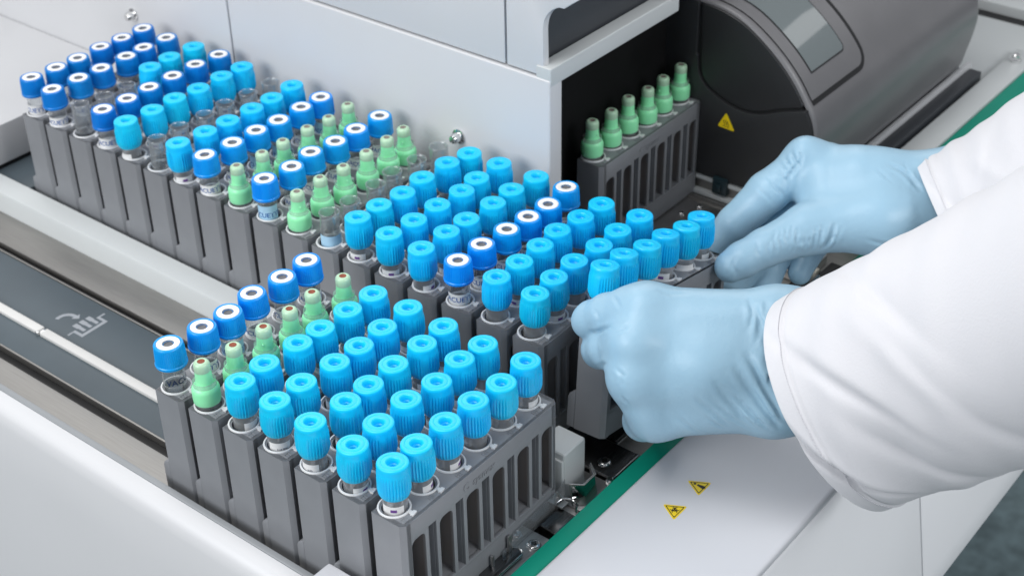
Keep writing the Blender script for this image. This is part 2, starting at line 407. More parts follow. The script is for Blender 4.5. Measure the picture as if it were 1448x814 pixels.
def knob(T_, c, r):
    mb = MB().lathe([(r*1.5, 0), (r*1.5, 0.8), (r, 1.2), (r, 4.2), (r*0.75, 5.6), (0, 6.0)], 24)
    vs = [(c[0]-z, c[1]+x, c[2]+y) for x, y, z in mb.v]
    m2 = MB().add(vs, mb.f); return T_.part("knob", m2, M['chrome'])
knob_rail = MB().lathe([(3.4, 0), (3.4, 1.6), (2.4, 2.4), (2.4, 4.6), (1.6, 5.4), (0, 5.6)], 24, (585, -139.5, -66))
deck.part("rail_stud", knob_rail, M['chrome'])

# steel bed beside the near rack and under the lifted one
bed = T("steel_bed", "brushed steel bed with screws, folded plates and clear guard beside teal edge", "metal bed", (95, -157, -80.4))
bed.part("bed_plate", MB().box(-10, 68.6, -165.4, -100, -80.4, -77.2), M['steel'], bevel=0.3)
bed.part("bed_plate", MB().box(87.2, 113.0, -165.4, -100, -80.4, -78.2), M['steel'], bevel=0.3)
bed.part("bed_plate", MB().box(114.2, 134.4, -158.4, -100, -80.4, -76.4), M['darksteel'], bevel=0.5, label="dark steel plate with one cross screw")
bed.part("polished_edge", MB().box(114.4, 134.2, -159.6, -158.3, -80.4, -75.9), M['chrome'], bevel=0.4)
bed.part("plate_post", MB().lathe([(1.8, 0), (1.8, 5.2), (1.2, 5.8), (0, 5.8)], 16, (113.2, -158.4, -82)), M['chrome'])
bed.part("bed_plate", MB().box(134.8, 345, -165.4, -100, -80.4, -77.4), M['steel_y'], bevel=0.3)
bed.part("polished_edge", MB().box(135.2, 190, -147.2, -146.2, -77.4, -76.6), M['chrome'], bevel=0.25)
bed.part("slot_cover", MB().box(135.2, 190, -146.0, -138, -77.4, -76.2), M['darksteel'], bevel=0.4)
for c in ((62, -156.6, -77.2), (62, -145.4, -77.2), (121, -150.2, -76.4), (12, -160.5, -77.2)): screw(bed, c, 2.5)
# sunk tray with rolled edges between the two bed plates
bed.part("folded_plate", MB().prism([(-152.2, -80), (-152.2, -75.6), (-153.0, -74.8), (-160.8, -74.8), (-161.6, -75.6), (-161.6, -80)], 'x', 71, 84.5), M['darksteel'], bevel=0.35)
bed.part("rolled_edge", MB().tube([(71.2, -161.6, -75.6), (84.4, -161.6, -75.6)], 0.9, 10), M['chrome'])
bed.part("hinge_pin", MB().tube([(69.4, -163.8, -76.6), (76, -163.8, -76.6)], 1.1, 10).tube([(72.4, -161.6, -76.0), (72.4, -164.2, -76.4)], 1.0, 8), M['steel'])
bed.part("wire_hook", MB().tube([(84.6, -150.6, -74.0), (88.6, -151.5, -73.6), (90.6, -154.6, -73.6), (90.2, -157.6, -74.6), (87.6, -159.2, -76.6)], 0.55, 8), M['chrome'])
bed.part("hook_bracket", MB().box(83.4, 90.4, -152.6, -151.4, -77.2, -73.4).box(83.4, 88.2, -155, -151.6, -74.2, -73.4), M['steel'], bevel=0.25)
# folded flap at the lower end
bed.part("folded_flap", MB().prism([(34, -156.4), (34, -149.8), (39, -149.4), (40, -148.0), (46, -147.6), (48.4, -150.6), (54.6, -151.6), (55.4, -153.2), (54.2, -156.6)], 'z', -76.9, -75.7), M['darksteel'], bevel=0.3)
bed.part("flap_edge", MB().tube([(33, -157.0, -75.8), (53.6, -157.0, -75.8), (55.2, -155.8, -75.8), (55.6, -153.4, -75.8)], 0.5, 8), M['chrome'])
bed.part("upright_tab", MB().box(51.2, 53.4, -152.2, -151.2, -77, -67.4).box(40.4, 42, -152.2, -151.2, -77, -70), M['steel'], bevel=0.25)
bed.part("clear_guard", MB().prism([(48, -77), (48, -73.6), (53.4, -73.0), (56, -68.6), (86.4, -66.8), (90.2, -64.0), (90.2, -77)], 'y', -151.5, -151.15), M['clear'], smooth=False)
# lane plates near the reader
bed.part("lane_plate", MB().box(345.6, 350.6, -131, -36, -80.4, -66.6), M['steel_y'], bevel=0.3)
bed.part("lane_bar", MB().box(343.8, 348.6, -131, -36, -68.8, -66.0), M['lip'], bevel=0.5)
bed.part("lane_bar", MB().box(341.6, 345.4, -131, -36, -77.4, -74.6), M['lip'], bevel=0.5)
bed.part("lane_bar", MB().box(335.4, 338.6, -131, -36, -79.0, -76.4), M['steel_y'], bevel=0.5)
bed.part("lane_sensor", MB().box(341.5, 349, -75.5, -66.5, -73.2, -63.0).box(339.8, 342, -72.6, -69.4, -70.5, -66.4), M['sensor'], bevel=0.6)
for c in ((330, -66, -77.4), (318, -62, -77.4), (330, -52, -77.4)): screw(bed, c, 1.7)
bed.part("lane_block", MB().box(296, 322, -150, -132, -77.4, -72), M['steel'], bevel=1.0)
bed.part("lane_bar", MB().tube([(300, -128, -69), (344, -128, -69)], 2.2, 12), M['chrome'])
bed.part("roller_mount", MB().box(294, 312, -163.5, -157, -77.4, -68.5).box(288, 297, -157, -146, -77.4, -73.5), M['black'], bevel=1)
bed.part("nylon_roller", MB().tube([(300, -146, -71), (300, -156, -71)], [3.4, 3.4], 18), M['cream'], bevel=0.8)
bed.part("roller_pin", MB().tube([(270, -158, -72), (296, -158, -69)], 1.6, 10), M['chrome'])
bed.part("ball_stud", MB().lathe([(2.4, 0), (2.4, 2), (1.2, 3), (2.4, 5), (2.4, 6.5), (1.4, 8), (0, 8.4)], 16, (272, -152, -77.4)), M['chrome'])

blk = T("white_stop_block", "white plastic stop block with rounded edges behind the near rack", "block", (98, -143, -78.2))
blk.part("block_body", MB().box(90.8, 106.0, -150.6, -136, -78.2, -52), M['lip'], bevel=1.4, bseg=3)
blk.part("block_foot", MB().box(89.6, 91.6, -150.2, -140, -78.2, -55.4), M['lip'], bevel=0.6)
clip = T("mirror_clip", "folded polished steel clip reflecting teal in front of white block", "clip", (96, -156, -78.2))
def fold(pts, z0, z1, t=0.7):
    mb = MB(); n = len(pts); L = []
    for i in range(n):
        a = Vector(pts[max(i-1, 0)]); b = Vector(pts[min(i+1, n-1)]); d = (b-a).normalized(); q = Vector((-d.y, d.x))*t
        L.append((Vector(pts[i]), Vector(pts[i])+q))
    loop = [tuple(p) for p, _ in L]+[tuple(q) for _, q in reversed(L)]
    return MB().prism(loop, 'z', z0, z1)
sheet = fold([(90.8, -153.4), (94.2, -158.2), (102.4, -158.0), (106.6, -152.6)], -76.8, -66.2)
sheet.v = [(x, y-(-66.2-z)*0.16, z) for x, y, z in sheet.v]           # leans, lower edge outwards
clip.part("clip_sheet", sheet, M['chrome'], bevel=0.2)
clip.part("clip_rim", MB().tube([(90.6, -153.5, -66.0), (94.1, -158.5, -66.0), (102.6, -158.3, -66.0), (106.9, -152.7, -66.0)], 0.35, 8).tube([(90.5, -155.3, -76.6), (90.6, -153.5, -66.2)], 0.35, 8), M['steel'])
clip.part("clip_foot", MB().box(90.0, 108, -160.4, -151.4, -78.2, -77.0), M['steel'], bevel=0.3)

# --- analyser housing behind the racks
hs = T("analyser_housing", "tall light grey analyser housing panel behind the rear tray", "analyser", (220, 120, -206))
hs.part("lower_panel", MB().box(212, 222, -51.2, 171.4, -80, 42), M['panel'], bevel=1.3, bseg=3)
hs.part("lower_panel", MB().box(212, 222, 172.4, 480, -80, 42), M['panel'], bevel=1.0, bseg=3)
hs.part("panel_backing", MB().box(215, 221, 171.2, 172.6, -78, 41), M['lipgrey'])
hs.part("upper_panel", MB().box(213.2, 219, -23.7, 480, 43.0, 112), M['panel'], bevel=0.7, bseg=2)
notch = [(-24.9, 43.0), (-46.8, 43.0)] + [(-46.4, 66)] + arc(-60.5, 66.5, 14, 8, 70, 6) + [(-58.5, 79.8), (-62.0, 82.6), (-67.5, 86.6), (-67.5, 112), (-24.9, 112)]
hs.part("upper_panel", MB().prism(notch, 'x', 213.2, 217.6), M['panel'], bevel=0.6)
hs.part("panel_backing", MB().box(216, 221, -47, 480, 41.8, 43.4).box(218.4, 219.4, -25.4, -23.2, 43.4, 111), M['lipgrey'])
hs.part("dark_side_panel", MB().box(218.0, 420, -42, -36, 40, 112), M['darkpanel'], bevel=0.5)
hs.part("white_bar", MB().box(212.6, 322, -51.4, -42.6, 38.6, 48.0), M['lip'], bevel=0.9, bseg=3)
hs.part("glass_edge", MB().box(221, 260, -60, -56, 92, 120), M['panel'], bevel=0.6)
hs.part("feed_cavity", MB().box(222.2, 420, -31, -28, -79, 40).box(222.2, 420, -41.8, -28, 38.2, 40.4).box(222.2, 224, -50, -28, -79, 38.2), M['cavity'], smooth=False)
hs.part("cavity_floor", MB().box(222.2, 341, -99.8, -28, -80.3, -77.5), M['steel'])
hs.part("housing_body", MB().box(224, 900, -27, 480, -206, 110), M['panel'])
knob(hs, (212, 6.0, -5), 2.6); knob(hs, (212, 257, -5), 2.6)

# --- curved reader cover
rc = T("reader_cover", "dark grey curved reader cover with tinted window and charcoal end", "cover", (450, -70, -79))
PROF = [(-112, -66), (-119.0, -60), (-122.0, -48), (-124.8, -34), (-125.2, -22), (-122.4, -11.5), (-117.7, -4.2), (-111.4, 4.8), (-104.8, 12.2), (-97.5, 18.9), (-88.0, 26.0), (-77.8, 32.0), (-68, 35.4), (-57.8, 37.2), (-44, 37.8), (-24, 37.8)]
def dense(prof, n=4):
    out = []
    P = [np.array(p, float) for p in prof]
    for i in range(len(P)-1):
        p0, p1, p2, p3 = P[max(i-1, 0)], P[i], P[i+1], P[min(i+2, len(P)-1)]
        for k in range(n):
            t = k/n
            out.append(tuple(0.5*((2*p1)+(-p0+p2)*t+(2*p0-5*p1+4*p2-p3)*t*t+(-p0+3*p1-3*p2+p3)*t**3)))
    out.append(tuple(P[-1])); return out
DP = dense(PROF)
def inset(prof, d):
    out = []
    for i, p in enumerate(prof):
        a = np.array(prof[max(i-1, 0)]); b = np.array(prof[min(i+1, len(prof)-1)]); t = (b-a)/np.linalg.norm(b-a)
        out.append((p[0]+t[1]*d, p[1]-t[0]*d))
    return out
def loft(mb, rings):
    n = len(rings[0]); o = len(mb.v)
    for r in rings: mb.v += [tuple(map(float, p)) for p in r]
    F = [(o+i*n+j, o+i*n+j+1, o+(i+1)*n+j+1, o+(i+1)*n+j) for i in range(len(rings)-1) for j in range(n-1)]
    mb.f += F; mb.mi += [0]*len(F); return mb
rings = []
for x, d in ((345.6, 2.4), (345.7, 1.5), (346.2, 0.7), (347.2, 0.2), (348.6, 0.0), (544.0, 0.0), (546.5, 0.5), (547.6, 1.4), (548.0, 3.0), (548.0, 40)):
    rings.append([(x, y, z) for y, z in inset(DP, d)])
rc.part("cover_shell", loft(MB(), rings), M['cover'], ang=60)
# end: lower apron and recessed upper panel, split by a shallow groove
def cap_poly(lo, hi): return None
e_in = inset(DP, 2.2)
curve = [(-52.0, 6.0), (-53.0, -4.0), (-57.0, -10.2), (-63.5, -14.0), (-72, -17.2), (-82, -18.6), (-92, -16.8), (-104, -11.6), (-118.0, -6.8)]
curve = dense(curve, 4)
up_poly = [p for p in e_in if p[1] > -5.5 and p[0] < -51.5]
up_poly = [(-51.6, 35.0)] + [p for p in reversed(up_poly)] + [p for p in reversed(inset(curve, 0.9)) if p[0] > -116.4]
low_poly = [p for p in e_in if p[1] <= -8.5] + [p for p in reversed(inset(curve, -0.7))] + [(-50.2, 6.0), (-50.2, 36.0), (-24, 36.0), (-24, -66)]
rc.part("end_panel", MB().prism(up_poly, 'x', 344.2, 347), M['coverend'], bevel=0.9, bseg=3)
ap = rc.part("end_apron", MB().prism(low_poly, 'x', 343.4, 347), M['coverend'], bevel=0.8, bseg=2)
rc.part("end_backing", MB().prism([(y, z) for y, z in inset(DP, 3.5)]+[(-24, -66)], 'x', 345.2, 346.8), M['black'])
sticker(rc, (343.35, -71.6, -29.0), (0, -1, -0.035), (0, 0.045, 1), 10.8, 9.6, "warning_sticker", "yellow hot surface triangle sticker", sym_hot, border=False, nrm=0.10)
# window hood: slightly raised skin bounded by a dark groove, with a tinted pane
def skin(s0, s1, x0, x1, d, rr, n=26, m=10):
    """curved rectangle on the profile between profile parameters s0..s1 (heights in order), rounded corners by pulling x"""
    acc = [0.0]
    for a, b in zip(DP[:-1], DP[1:]): acc.append(acc[-1]+math.hypot(b[0]-a[0], b[1]-a[1]))
    D2 = inset(DP, -d)
    def at(s):
        for k in range(len(acc)-1):
            if acc[k+1] >= s:
                t = (s-acc[k])/(acc[k+1]-acc[k]); return (D2[k][0]*(1-t)+D2[k+1][0]*t, D2[k][1]*(1-t)+D2[k+1][1]*t)
        return D2[-1]
    rows = []
    ss = [s0+(s1-s0)*0.5*(1-math.cos(math.pi*i/n)) for i in range(n+1)]
    for s in ss:
        e = s-s0; q = 0 if e >= rr else rr-math.sqrt(max(0, rr*rr-(rr-e)**2))
        a, b = x0, x1-q
        y, z = at(s); rows.append([(a+(b-a)*j/m, y, z) for j in range(m+1)])
    return rows
def s_of(z):
    acc = 0
    for a, b in zip(DP[:-1], DP[1:]):
        L = math.hypot(b[0]-a[0], b[1]-a[1])
        if a[1] <= z <= b[1]: return acc + L*(z-a[1])/(b[1]-a[1]+1e-9)
        acc += L
    return acc
sA = s_of(-4.0)
STOP_S = sum(math.hypot(b[0]-a[0], b[1]-a[1]) for a, b in zip(DP[:-1], DP[1:]))-2.0
rc.part("hood_groove", loft(MB(), skin(sA-3.0, STOP_S, 349.0, 411.2, 0.16, 11)), M['black'])
hood = MB()
loft(hood, skin(sA, STOP_S, 349.0, 407.4, 0.75, 7.5))
rc.part("window_hood", hood, M['cover'])
sW = s_of(6.3)
wf = rc.part("window_frame", loft(MB(), skin(sW-1.0, sW+64, 358.4, 396.0, 0.85, 4)), M['coverend'])
rc.part("window_pane", loft(MB(), skin(sW, sW+63, 359.4, 395.0, 1.05, 3)), M['smoke'], parent=wf)
rc.part("cover_foot", MB().box(352, 556, -118.0, -113.5, -79, -66), M['lipgrey'], bevel=0.4)
rc.part("foot_strip", MB().box(352, 556, -122.6, -119.6, -79, -60.2), M['panel'], bevel=0.5)
rc.part("foot_slab", MB().box(352, 553, -131.0, -122.9, -79, -62.8), M['darkpanel'], bevel=1.0)
rc.part("cover_core", MB().prism([(y, z) for y, z in inset(DP, 4.0)]+[(-24, -66)], 'x', 350, 545), M['black'])

# --- what shows beyond the cover
rd = T("rear_worktop", "pale metal worktop with a dark slot behind the reader cover", "worktop", (660, -80, -80))
rd.part("worktop_plate", MB().box(556, 648, -148.6, 60, -80, -70), M['lip'], bevel=0.5)
rd.part("dark_slot", MB().box(648.2, 664, -300, 60, -80, -73), M['black'])
rd.part("back_ledge", MB().box(664.2, 720, -300, 60, -80, -66), M['lip'], bevel=1)
rd.part("back_riser", MB().box(720.2, 780, -300, 60, -80, -30), M['darkpanel'], bevel=1)
# ------------------------------------------------------------------ sample racks
PT = 15.7                       # tube pitch along a rack
def rack_meshes():
    B = (39.25, -0.5, -77.0)    # base centre, in the rack's own frame (tube 1 cap top = origin)
    off = tuple(-a for a in B)
    m = {}
    body = MB()
    # top plate with six round holes
    zt, zb, hr = -20.5, -22.6, 4.95
    x0, x1, ya, yb = -7.0, 86.5, -10.4, 5.05
    N = 32; ch = 1.9
    for i in range(6):
        cxx = PT*i
        l = x0 if i == 0 else cxx-PT/2; r = x1 if i == 5 else cxx+PT/2
        ringo = []; ringi = []
        for j in range(N):
            a = 2*math.pi*j/N + math.pi/N
            c, s = math.cos(a), math.sin(a)
            k = min((r-cxx)/c if c > 1e-6 else 1e9, (l-cxx)/c if c < -1e-6 else 1e9, yb/s if s > 1e-6 else 1e9, ya/s if s < -1e-6 else 1e9)
            if i == 0:
                q = c/(ch*0.9)+s/ch
                if q < 0: k = min(k, (1-(cxx-l)/(ch*0.9)-(0-ya)/ch)/q)
            if i == 5:
                q = -c/(ch*0.9)+s/ch
                if q < 0: k = min(k, (1-(r-cxx)/(ch*0.9)-(0-ya)/ch)/q)
            ringo.append((cxx+c*k, s*k)); ringi.append((cxx+hr*c, hr*s))
        # insert the cell corners
        corners = [(r, yb), (l, yb)] + ([(l, ya+ch), (l+ch*0.9, ya)] if i == 0 else [(l, ya)]) + ([(r-ch*0.9, ya), (r, ya+ch)] if i == 5 else [(r, ya)])
        ang = lambda p: math.atan2(p[1], p[0]-cxx) % (2*math.pi)
        for j in range(N):
            k = (j+1) % N
            a, b = ringo[j], ringo[k]
            out = [a]
            for cc in corners:
                A = ang(cc); s0 = ang(a); s1 = ang(b)
                if s1 < s0: s1 += 2*math.pi
                if s0 < A < s1 or s0 < A+2*math.pi < s1: out.append(cc)
            out.append(b)
            body.add([(p[0], p[1], zt) for p in out]+[(ringi[k][0], ringi[k][1], zt), (ringi[j][0], ringi[j][1], zt)], [tuple(range(len(out)+2))])
            body.add([(ringi[j][0], ringi[j][1], zt), (ringi[k][0], ringi[k][1], zt), (ringi[k][0], ringi[k][1], zb-1), (ringi[j][0], ringi[j][1], zb-1)], [(0, 1, 2, 3)])
    # near and far end blocks, chamfered on the slotted side
    body.prism([(x0, yb), (x0, ya+ch), (x0+ch*0.9, ya), (-2.9, ya), (-2.9, -8.9), (-4.9, -8.9), (-4.9, yb)], 'z', -77, zt)
    body.prism([(x1, yb), (84.4, yb), (84.4, -8.9), (82.4, -8.9), (82.4, ya), (x1-ch*0.9, ya), (x1, ya+ch)], 'z', -77, zt)
    # slotted long side: round-topped wide slots and narrow slots
    holes = []
    zs0, zs1 = -64.0, -30.2
    for i in range(6):
        c0 = PT*i+0.9; w = 3.75
        holes.append([(c0+w, zs0), (c0+w, zs1-2.4)] + arc(c0+w-2.4, zs1-2.4, 2.4, 0, 90, 4)[1:] + arc(c0-w+2.8, zs1-2.8, 2.8, 90, 180, 4) + [(c0-w, zs0)])
        if i < 5:
            c1 = PT*i+8.75; w = 2.2
            holes.append([(c1+w, zs0-0.4), (c1+w, zs1+1.0), (c1-w, zs1+1.0), (c1-w, zs0-0.4)])
    outer = [(x0+ch, -66), (x1-ch, -66), (x1-ch, zt), (x0+ch, zt)]
    body.add(*plate(outer, holes, 1.6, lambda u, v, w: (u, ya+0.8+w, v), bevel=0.15))
    # dividers between the tube cells; the narrow slots end on a shallow back
    for i in range(5):
        c1 = PT*i+8.75
        body.box(c1-2.6, c1-2.0, -8.9, yb-0.4, -66, -23)
        body.box(c1+2.0, c1+2.6, -8.9, yb-0.4, -66, -23)
        body.box(c1-2.0, c1+2.0, -6.6, -6.0, -66, -23)
    # open long side: posts only, joined above and below
    body.box(x0+2, x1-2, yb-1.2, yb-0.02, -66, -56)
    for i in range(7):
        c = PT*(i-0.5); c = max(c, -4.6); c = min(c, 84.2)
        body.box(c-2.2, c+2.2, yb-1.2, yb-0.03, -56, -22.7)
    m['body'] = body.mesh("rack_body", M['rack'], off=off, ang=30)
    base = MB()
    base.box(-4.6, 84.0, -10.3, 7.4, -76.9, -64.2)
    for xa in (-6.95, 82.4):
        base.prism([(5.2, -76.9), (9.2, -76.9), (9.2, -62.4), (8.4, -60.6), (5.2, -58.6)], 'x', xa, xa+4.0)
    m['base'] = base.mesh("rack_base", M['rack'], off=off, bevel=0.5)
    # milky clip ring with a tab
    ring = MB().lathe([(4.95, -23.2), (5.72, -20.4), (5.78, -19.85), (6.3, -19.85), (6.42, -20.0), (6.42, -20.6), (6.1, -20.8), (5.3, -23.2)], 32, (0, 0, 0))
    a = math.radians(-79)
    ring.prism([(x*math.cos(a)-y*math.sin(a), x*math.sin(a)+y*math.cos(a)) for x, y in ((6.2, -0.75), (7.5, -0.75), (7.5, -1.35), (8.9, -1.35), (8.9, 1.35), (7.5, 1.35), (7.5, 0.75), (6.2, 0.75))], 'z', -20.45, -19.8)
    m['ring'] = ring.mesh("tube_clip", M['ring'], ang=40)
    num = MB()
    for i in range(6):
        c = PT*i-3.3
        num.add(*plate([(c-1.3, -9.0), (c+1.3, -9.0), (c+1.3, -6.6), (c-1.3, -6.6)], [[(c-0.95, -8.7), (c+0.95, -8.7), (c+0.95, -6.9), (c-0.95, -6.9)]], 0.25, lambda u, v, w: (u, v, -20.4+w)))
        num.add(*text_geo(str(i+1), 2.0, lambda u, v, w, c=c: (c+u, -7.8+v, -20.42+w), 0.2, 1))
    m['num'] = num.mesh("slot_numbers", M['rack'], off=off, smooth=False)
    lt = MB()
    lt.add(*text_geo("sysmex", 4.4, lambda u, v, w: (39.0+u, ya-0.02-w, -25.6+v), 0.5, 3, 0.15))
    lt.add(*plate(arc(29.0, -25.4, 1.9, 40, 320, 14)+arc(29.3, -25.4, 1.1, 320, 40, 14), [], 0.5, lambda u, v, w: (u, ya-0.02-w, v)))
    m['let'] = lt.mesh("raised_lettering", M['rack'], off=off, smooth=False)
    return m, B
RM, RB = rack_meshes()
def make_rack(label, group):
    t = thing("sample_rack", label, "rack", (0, 0, 0), group)
    link("rack_body", RM['body'], t); link("rack_base", RM['base'], t)
    for i in range(6): link("tube_clip", RM['ring'], t, (PT*i*S-RB[0]*S, -RB[1]*S, -RB[2]*S))
    o = link("slot_numbers", RM['num'], t); o['kind'] = 'stuff'
    o = link("raised_lettering", RM['let'], t)
    return t

# ------------------------------------------------------------------ sample tubes (origin of a tube = its bottom, 70 units under the cap top)
ZB = 70.0
def ribs(n_patch, amp, lo, hi, seed, n=34):
    rr = random.Random(seed); on = []
    for j in range(3*n):
        on.append(1.0 if n_patch == 0 or ((j//12 + seed) % n_patch != 0) else 0.25)
    def f(k, j, r):
        if lo <= k <= hi: return r + (amp, amp*0.2, -amp)[j % 3]*on[j]
        return r
    return f
CP = [(4.9, -14.6), (5.55, -14.5), (5.8, -14.0), (6.18, -12.5), (6.34, -11.6), (6.34, -10.2), (6.33, -8.0), (6.29, -5.6), (6.22, -3.6), (6.08, -3.1), (6.14, -1.4), (6.1, -0.7), (5.9, -0.22), (5.4, 0.0), (4.6, 0.0), (4.3, -0.12), (4.0, 0.0), (2.75, 0.0), (2.35, -0.25), (2.1, -0.9), (1.95, -2.2), (1.5, -2.5), (1.1, -3.4), (0, -3.4)]
def cyan_cap(patch, seed):
    f0 = ribs(patch, 0.27, 3, 7, seed)
    def f(k, j, r):
        q = f0(k, j, r)
        if k in (2, 3, 4, 5, 6, 7, 8) and j % 34 < 2: q -= 0.25       # wider mould groove four times round
        return q
    return MB().lathe(CP, 102, (0, 0, ZB), f).mesh("cap", M['cyan'], ang=28)
CYAN = [cyan_cap(0, 0), cyan_cap(3, 1), cyan_cap(4, 2)]
DP_ = [(4.9, -10.0), (6.55, -10.0), (6.72, -9.6), (6.72, -8.9), (6.45, -8.5), (6.42, -7.9), (6.35, -5.0), (6.2, -2.2), (6.12, -1.5), (6.1, -0.5), (5.85, -0.05), (5.4, 0.05), (4.95, -0.12), (4.9, -0.6), (2.0, -0.6)]
DIM = MB().lathe(DP_, 144, (0, 0, ZB), ribs(5, 0.13, 5, 8, 0, 48)).mesh("cap", M['dimblue'], ang=28)
BLUE = MB().lathe(DP_, 144, (0, 0, ZB), ribs(5, 0.13, 5, 8, 0, 48)).mesh("cap", M['blue'], ang=28)
STOP = MB().lathe([(2.35, -3.0), (2.35, -0.4), (2.55, 0.02), (2.8, 0.12), (4.55, 0.10), (4.8, -0.08), (4.8, -0.6)], 40, (0, 0, ZB)).mesh("stopper", M['white'], ang=35)
BORE = MB().lathe([(2.34, -0.25), (2.25, -0.5), (2.0, -1.1), (1.0, -1.4), (0, -1.4)], 28, (0, 0, ZB)).mesh("bore", M['bore'])
GP = [(4.9, -19.1), (5.4, -19.2), (5.62, -18.6), (5.72, -17), (5.72, -13.4), (5.55, -12.4), (5.0, -11.5), (4.2, -10.9), (3.75, -10.2), (3.52, -9.0), (3.4, -7.4), (3.3, -5.0), (3.28, -4.2)]
GREEN = MB().lathe(GP, 48, (0, 0, ZB)).mesh("cap", M['green'], ang=50)
TIP = MB().lathe([(3.28, -4.3), (3.36, -4.1), (3.38, -2.0), (3.3, -1.1), (3.0, -0.45), (2.5, -0.05), (1.9, 0.1), (1.55, 0.0)], 40, (0, 0, ZB)).mesh("cap_tip", M['tip'], ang=50)
SEPT_G = MB().lathe([(1.62, 0.0), (1.45, -0.12), (0.9, -0.25), (0, -0.28)], 24, (0, 0, ZB)).mesh("septum", M['greyseptum'])
SEPT = MB().lathe([(1.62, 0.0), (1.45, -0.12), (0.9, -0.25), (0, -0.28)], 24, (0, 0, ZB)).mesh("septum", M['rust'])
NUB = MB().lathe([(0.55, -0.2), (0.5, 0.35), (0.3, 0.55), (0, 0.6)], 12, (3.4, 0, ZB-7.2)).mesh("side_nub", M['green'])
def wall(top, rim, split=False):
    p = [(0, -70), (1.6, -69.7), (3.2, -68.8), (4.3, -67.2), (4.75, -65), (4.75, top)]
    if rim: p = p[:-1] + [(4.72, top-0.6), (4.95, top-0.45), (5.05, top-0.1), (4.85, top+0.25), (4.5, top+0.25), (4.3, top-0.1), (4.25, top-1.0), (4.2, -64)]
    if split: p = p[:-1] + [(4.75, -24), (4.75, top)]
    return MB().lathe(p, 32, (0, 0, ZB), mis=[0]*(len(p)-2)+[1] if split else None)
GLASS = wall(-9, False).mesh("glass_tube", M['glass'], ang=50)
FROST = wall(-9, False, True).mesh("glass_tube", [M['glass'], M['frost']], ang=50)
GLASS_OPEN = wall(-4.3, True).mesh("glass_tube", M['glass'], ang=50)
def liquid(top): return MB().lathe([(0, -69.4), (3.0, -68.4), (4.2, -66.5), (4.45, -64), (4.45, top), (0, top)], 24, (0, 0, ZB))
LIQ = liquid(-33).mesh("plasma", M['amber'])
def curved(a0, a1, z0, z1, r, n=16):
    mb = MB()
    vs = [(r*math.cos(a0+(a1-a0)*i/n), r*math.sin(a0+(a1-a0)*i/n), z+ZB) for z in (z0, z1) for i in range(n+1)]
    return mb.add(vs, [(i, i+1, n+2+i, n+1+i) for i in range(n)])
LAB_C = curved(-1.15, 0.75, -27, -17.6, 4.82).mesh("paper_label", M['paper'])
BAR_C = curved(-0.35, 0.15, -20.2, -18.9, 4.87, 5).mesh("label_print", M['ink_purple'])
LAB_D = curved(-1.5, 1.5, -27, -15.4, 4.82, 24).mesh("paper_label", M['paper'])
LAB_B = curved(-1.5, 1.5, -27, -13.2, 4.82, 24).mesh("paper_label", M['bluelabel'])
def wrap(txt, size, z, r, tilt=0.0):
    return text_geo(txt, size, lambda u, v, w: (r*math.cos(u/r), r*math.sin(u/r), z+v+tilt*u+ZB), 0, 2)
TXT_BLUE = MB().add(*wrap("VACUETTE", 3.5, -18.2, 4.9)).mesh("lettering", M['ink_blue'], smooth=False)
TXT_NAVY = MB().add(*wrap("VACUETTE", 3.9, -16.4, 4.9, 0.10)).mesh("lettering", M['ink_dark'], smooth=False)
PAL = [MB().add(*wrap(s, 1.1, z, 4.9)).mesh("label_print", M['ink_dark'], smooth=False) for s, z in (("2 ml 9NC", -20.6), ("3.2%", -20.4))]
VIEW = math.radians(218)        # a tube's printed side is turned somewhere near this direction
def make_tube(kind, label, group, variant=0, dim=False):
    t = thing("sample_tube", label, "tube", (0, 0, 0), group)
    cap = None
    link("glass_tube", GLASS_OPEN if kind == 'o' else FROST if kind in "cg" else GLASS, t)
    if kind == 'c':
        cap = link("cap", CYAN[variant % 3], t)
    elif kind in 'd':
        cap = link("cap", DIM if dim else BLUE, t); st = link("stopper", STOP, cap); link("bore", BORE, cap)
    elif kind == 'g':
        cap = link("cap", GREEN, t); link("cap_tip", TIP, cap); link("septum", SEPT if group == "tubes in the front tray" else SEPT_G, cap); link("side_nub", NUB, cap)
    if cap: cap.rotation_euler.z = rnd.uniform(0, 6.28)
    if kind == 'c' and rnd.random() < 0.8:
        l = link("paper_label", LAB_C, t); l.rotation_euler.z = VIEW + rnd.uniform(-0.7, 1.5); link("label_print", BAR_C if rnd.random() < 0.55 else PAL[variant % 2], l)
    if kind == 'd':
        if variant == 1:
            l = link("lettering", TXT_NAVY, t); l.rotation_euler.z = VIEW + 1.45
        else:
            l = link("paper_label", LAB_D if rnd.random() < 0.65 else LAB_B, t); l.rotation_euler.z = VIEW + rnd.uniform(-0.5, 0.5); link("lettering", TXT_BLUE, l)
    if kind == 'o' and rnd.random() < 0.3:
        l = link("paper_label", LAB_B, t); l.rotation_euler.z = VIEW + rnd.uniform(-0.8, 0.8); l.scale.z = 0.97
    if kind != 'o' or rnd.random() < 0.4: link("plasma", LIQ, t)
    return t

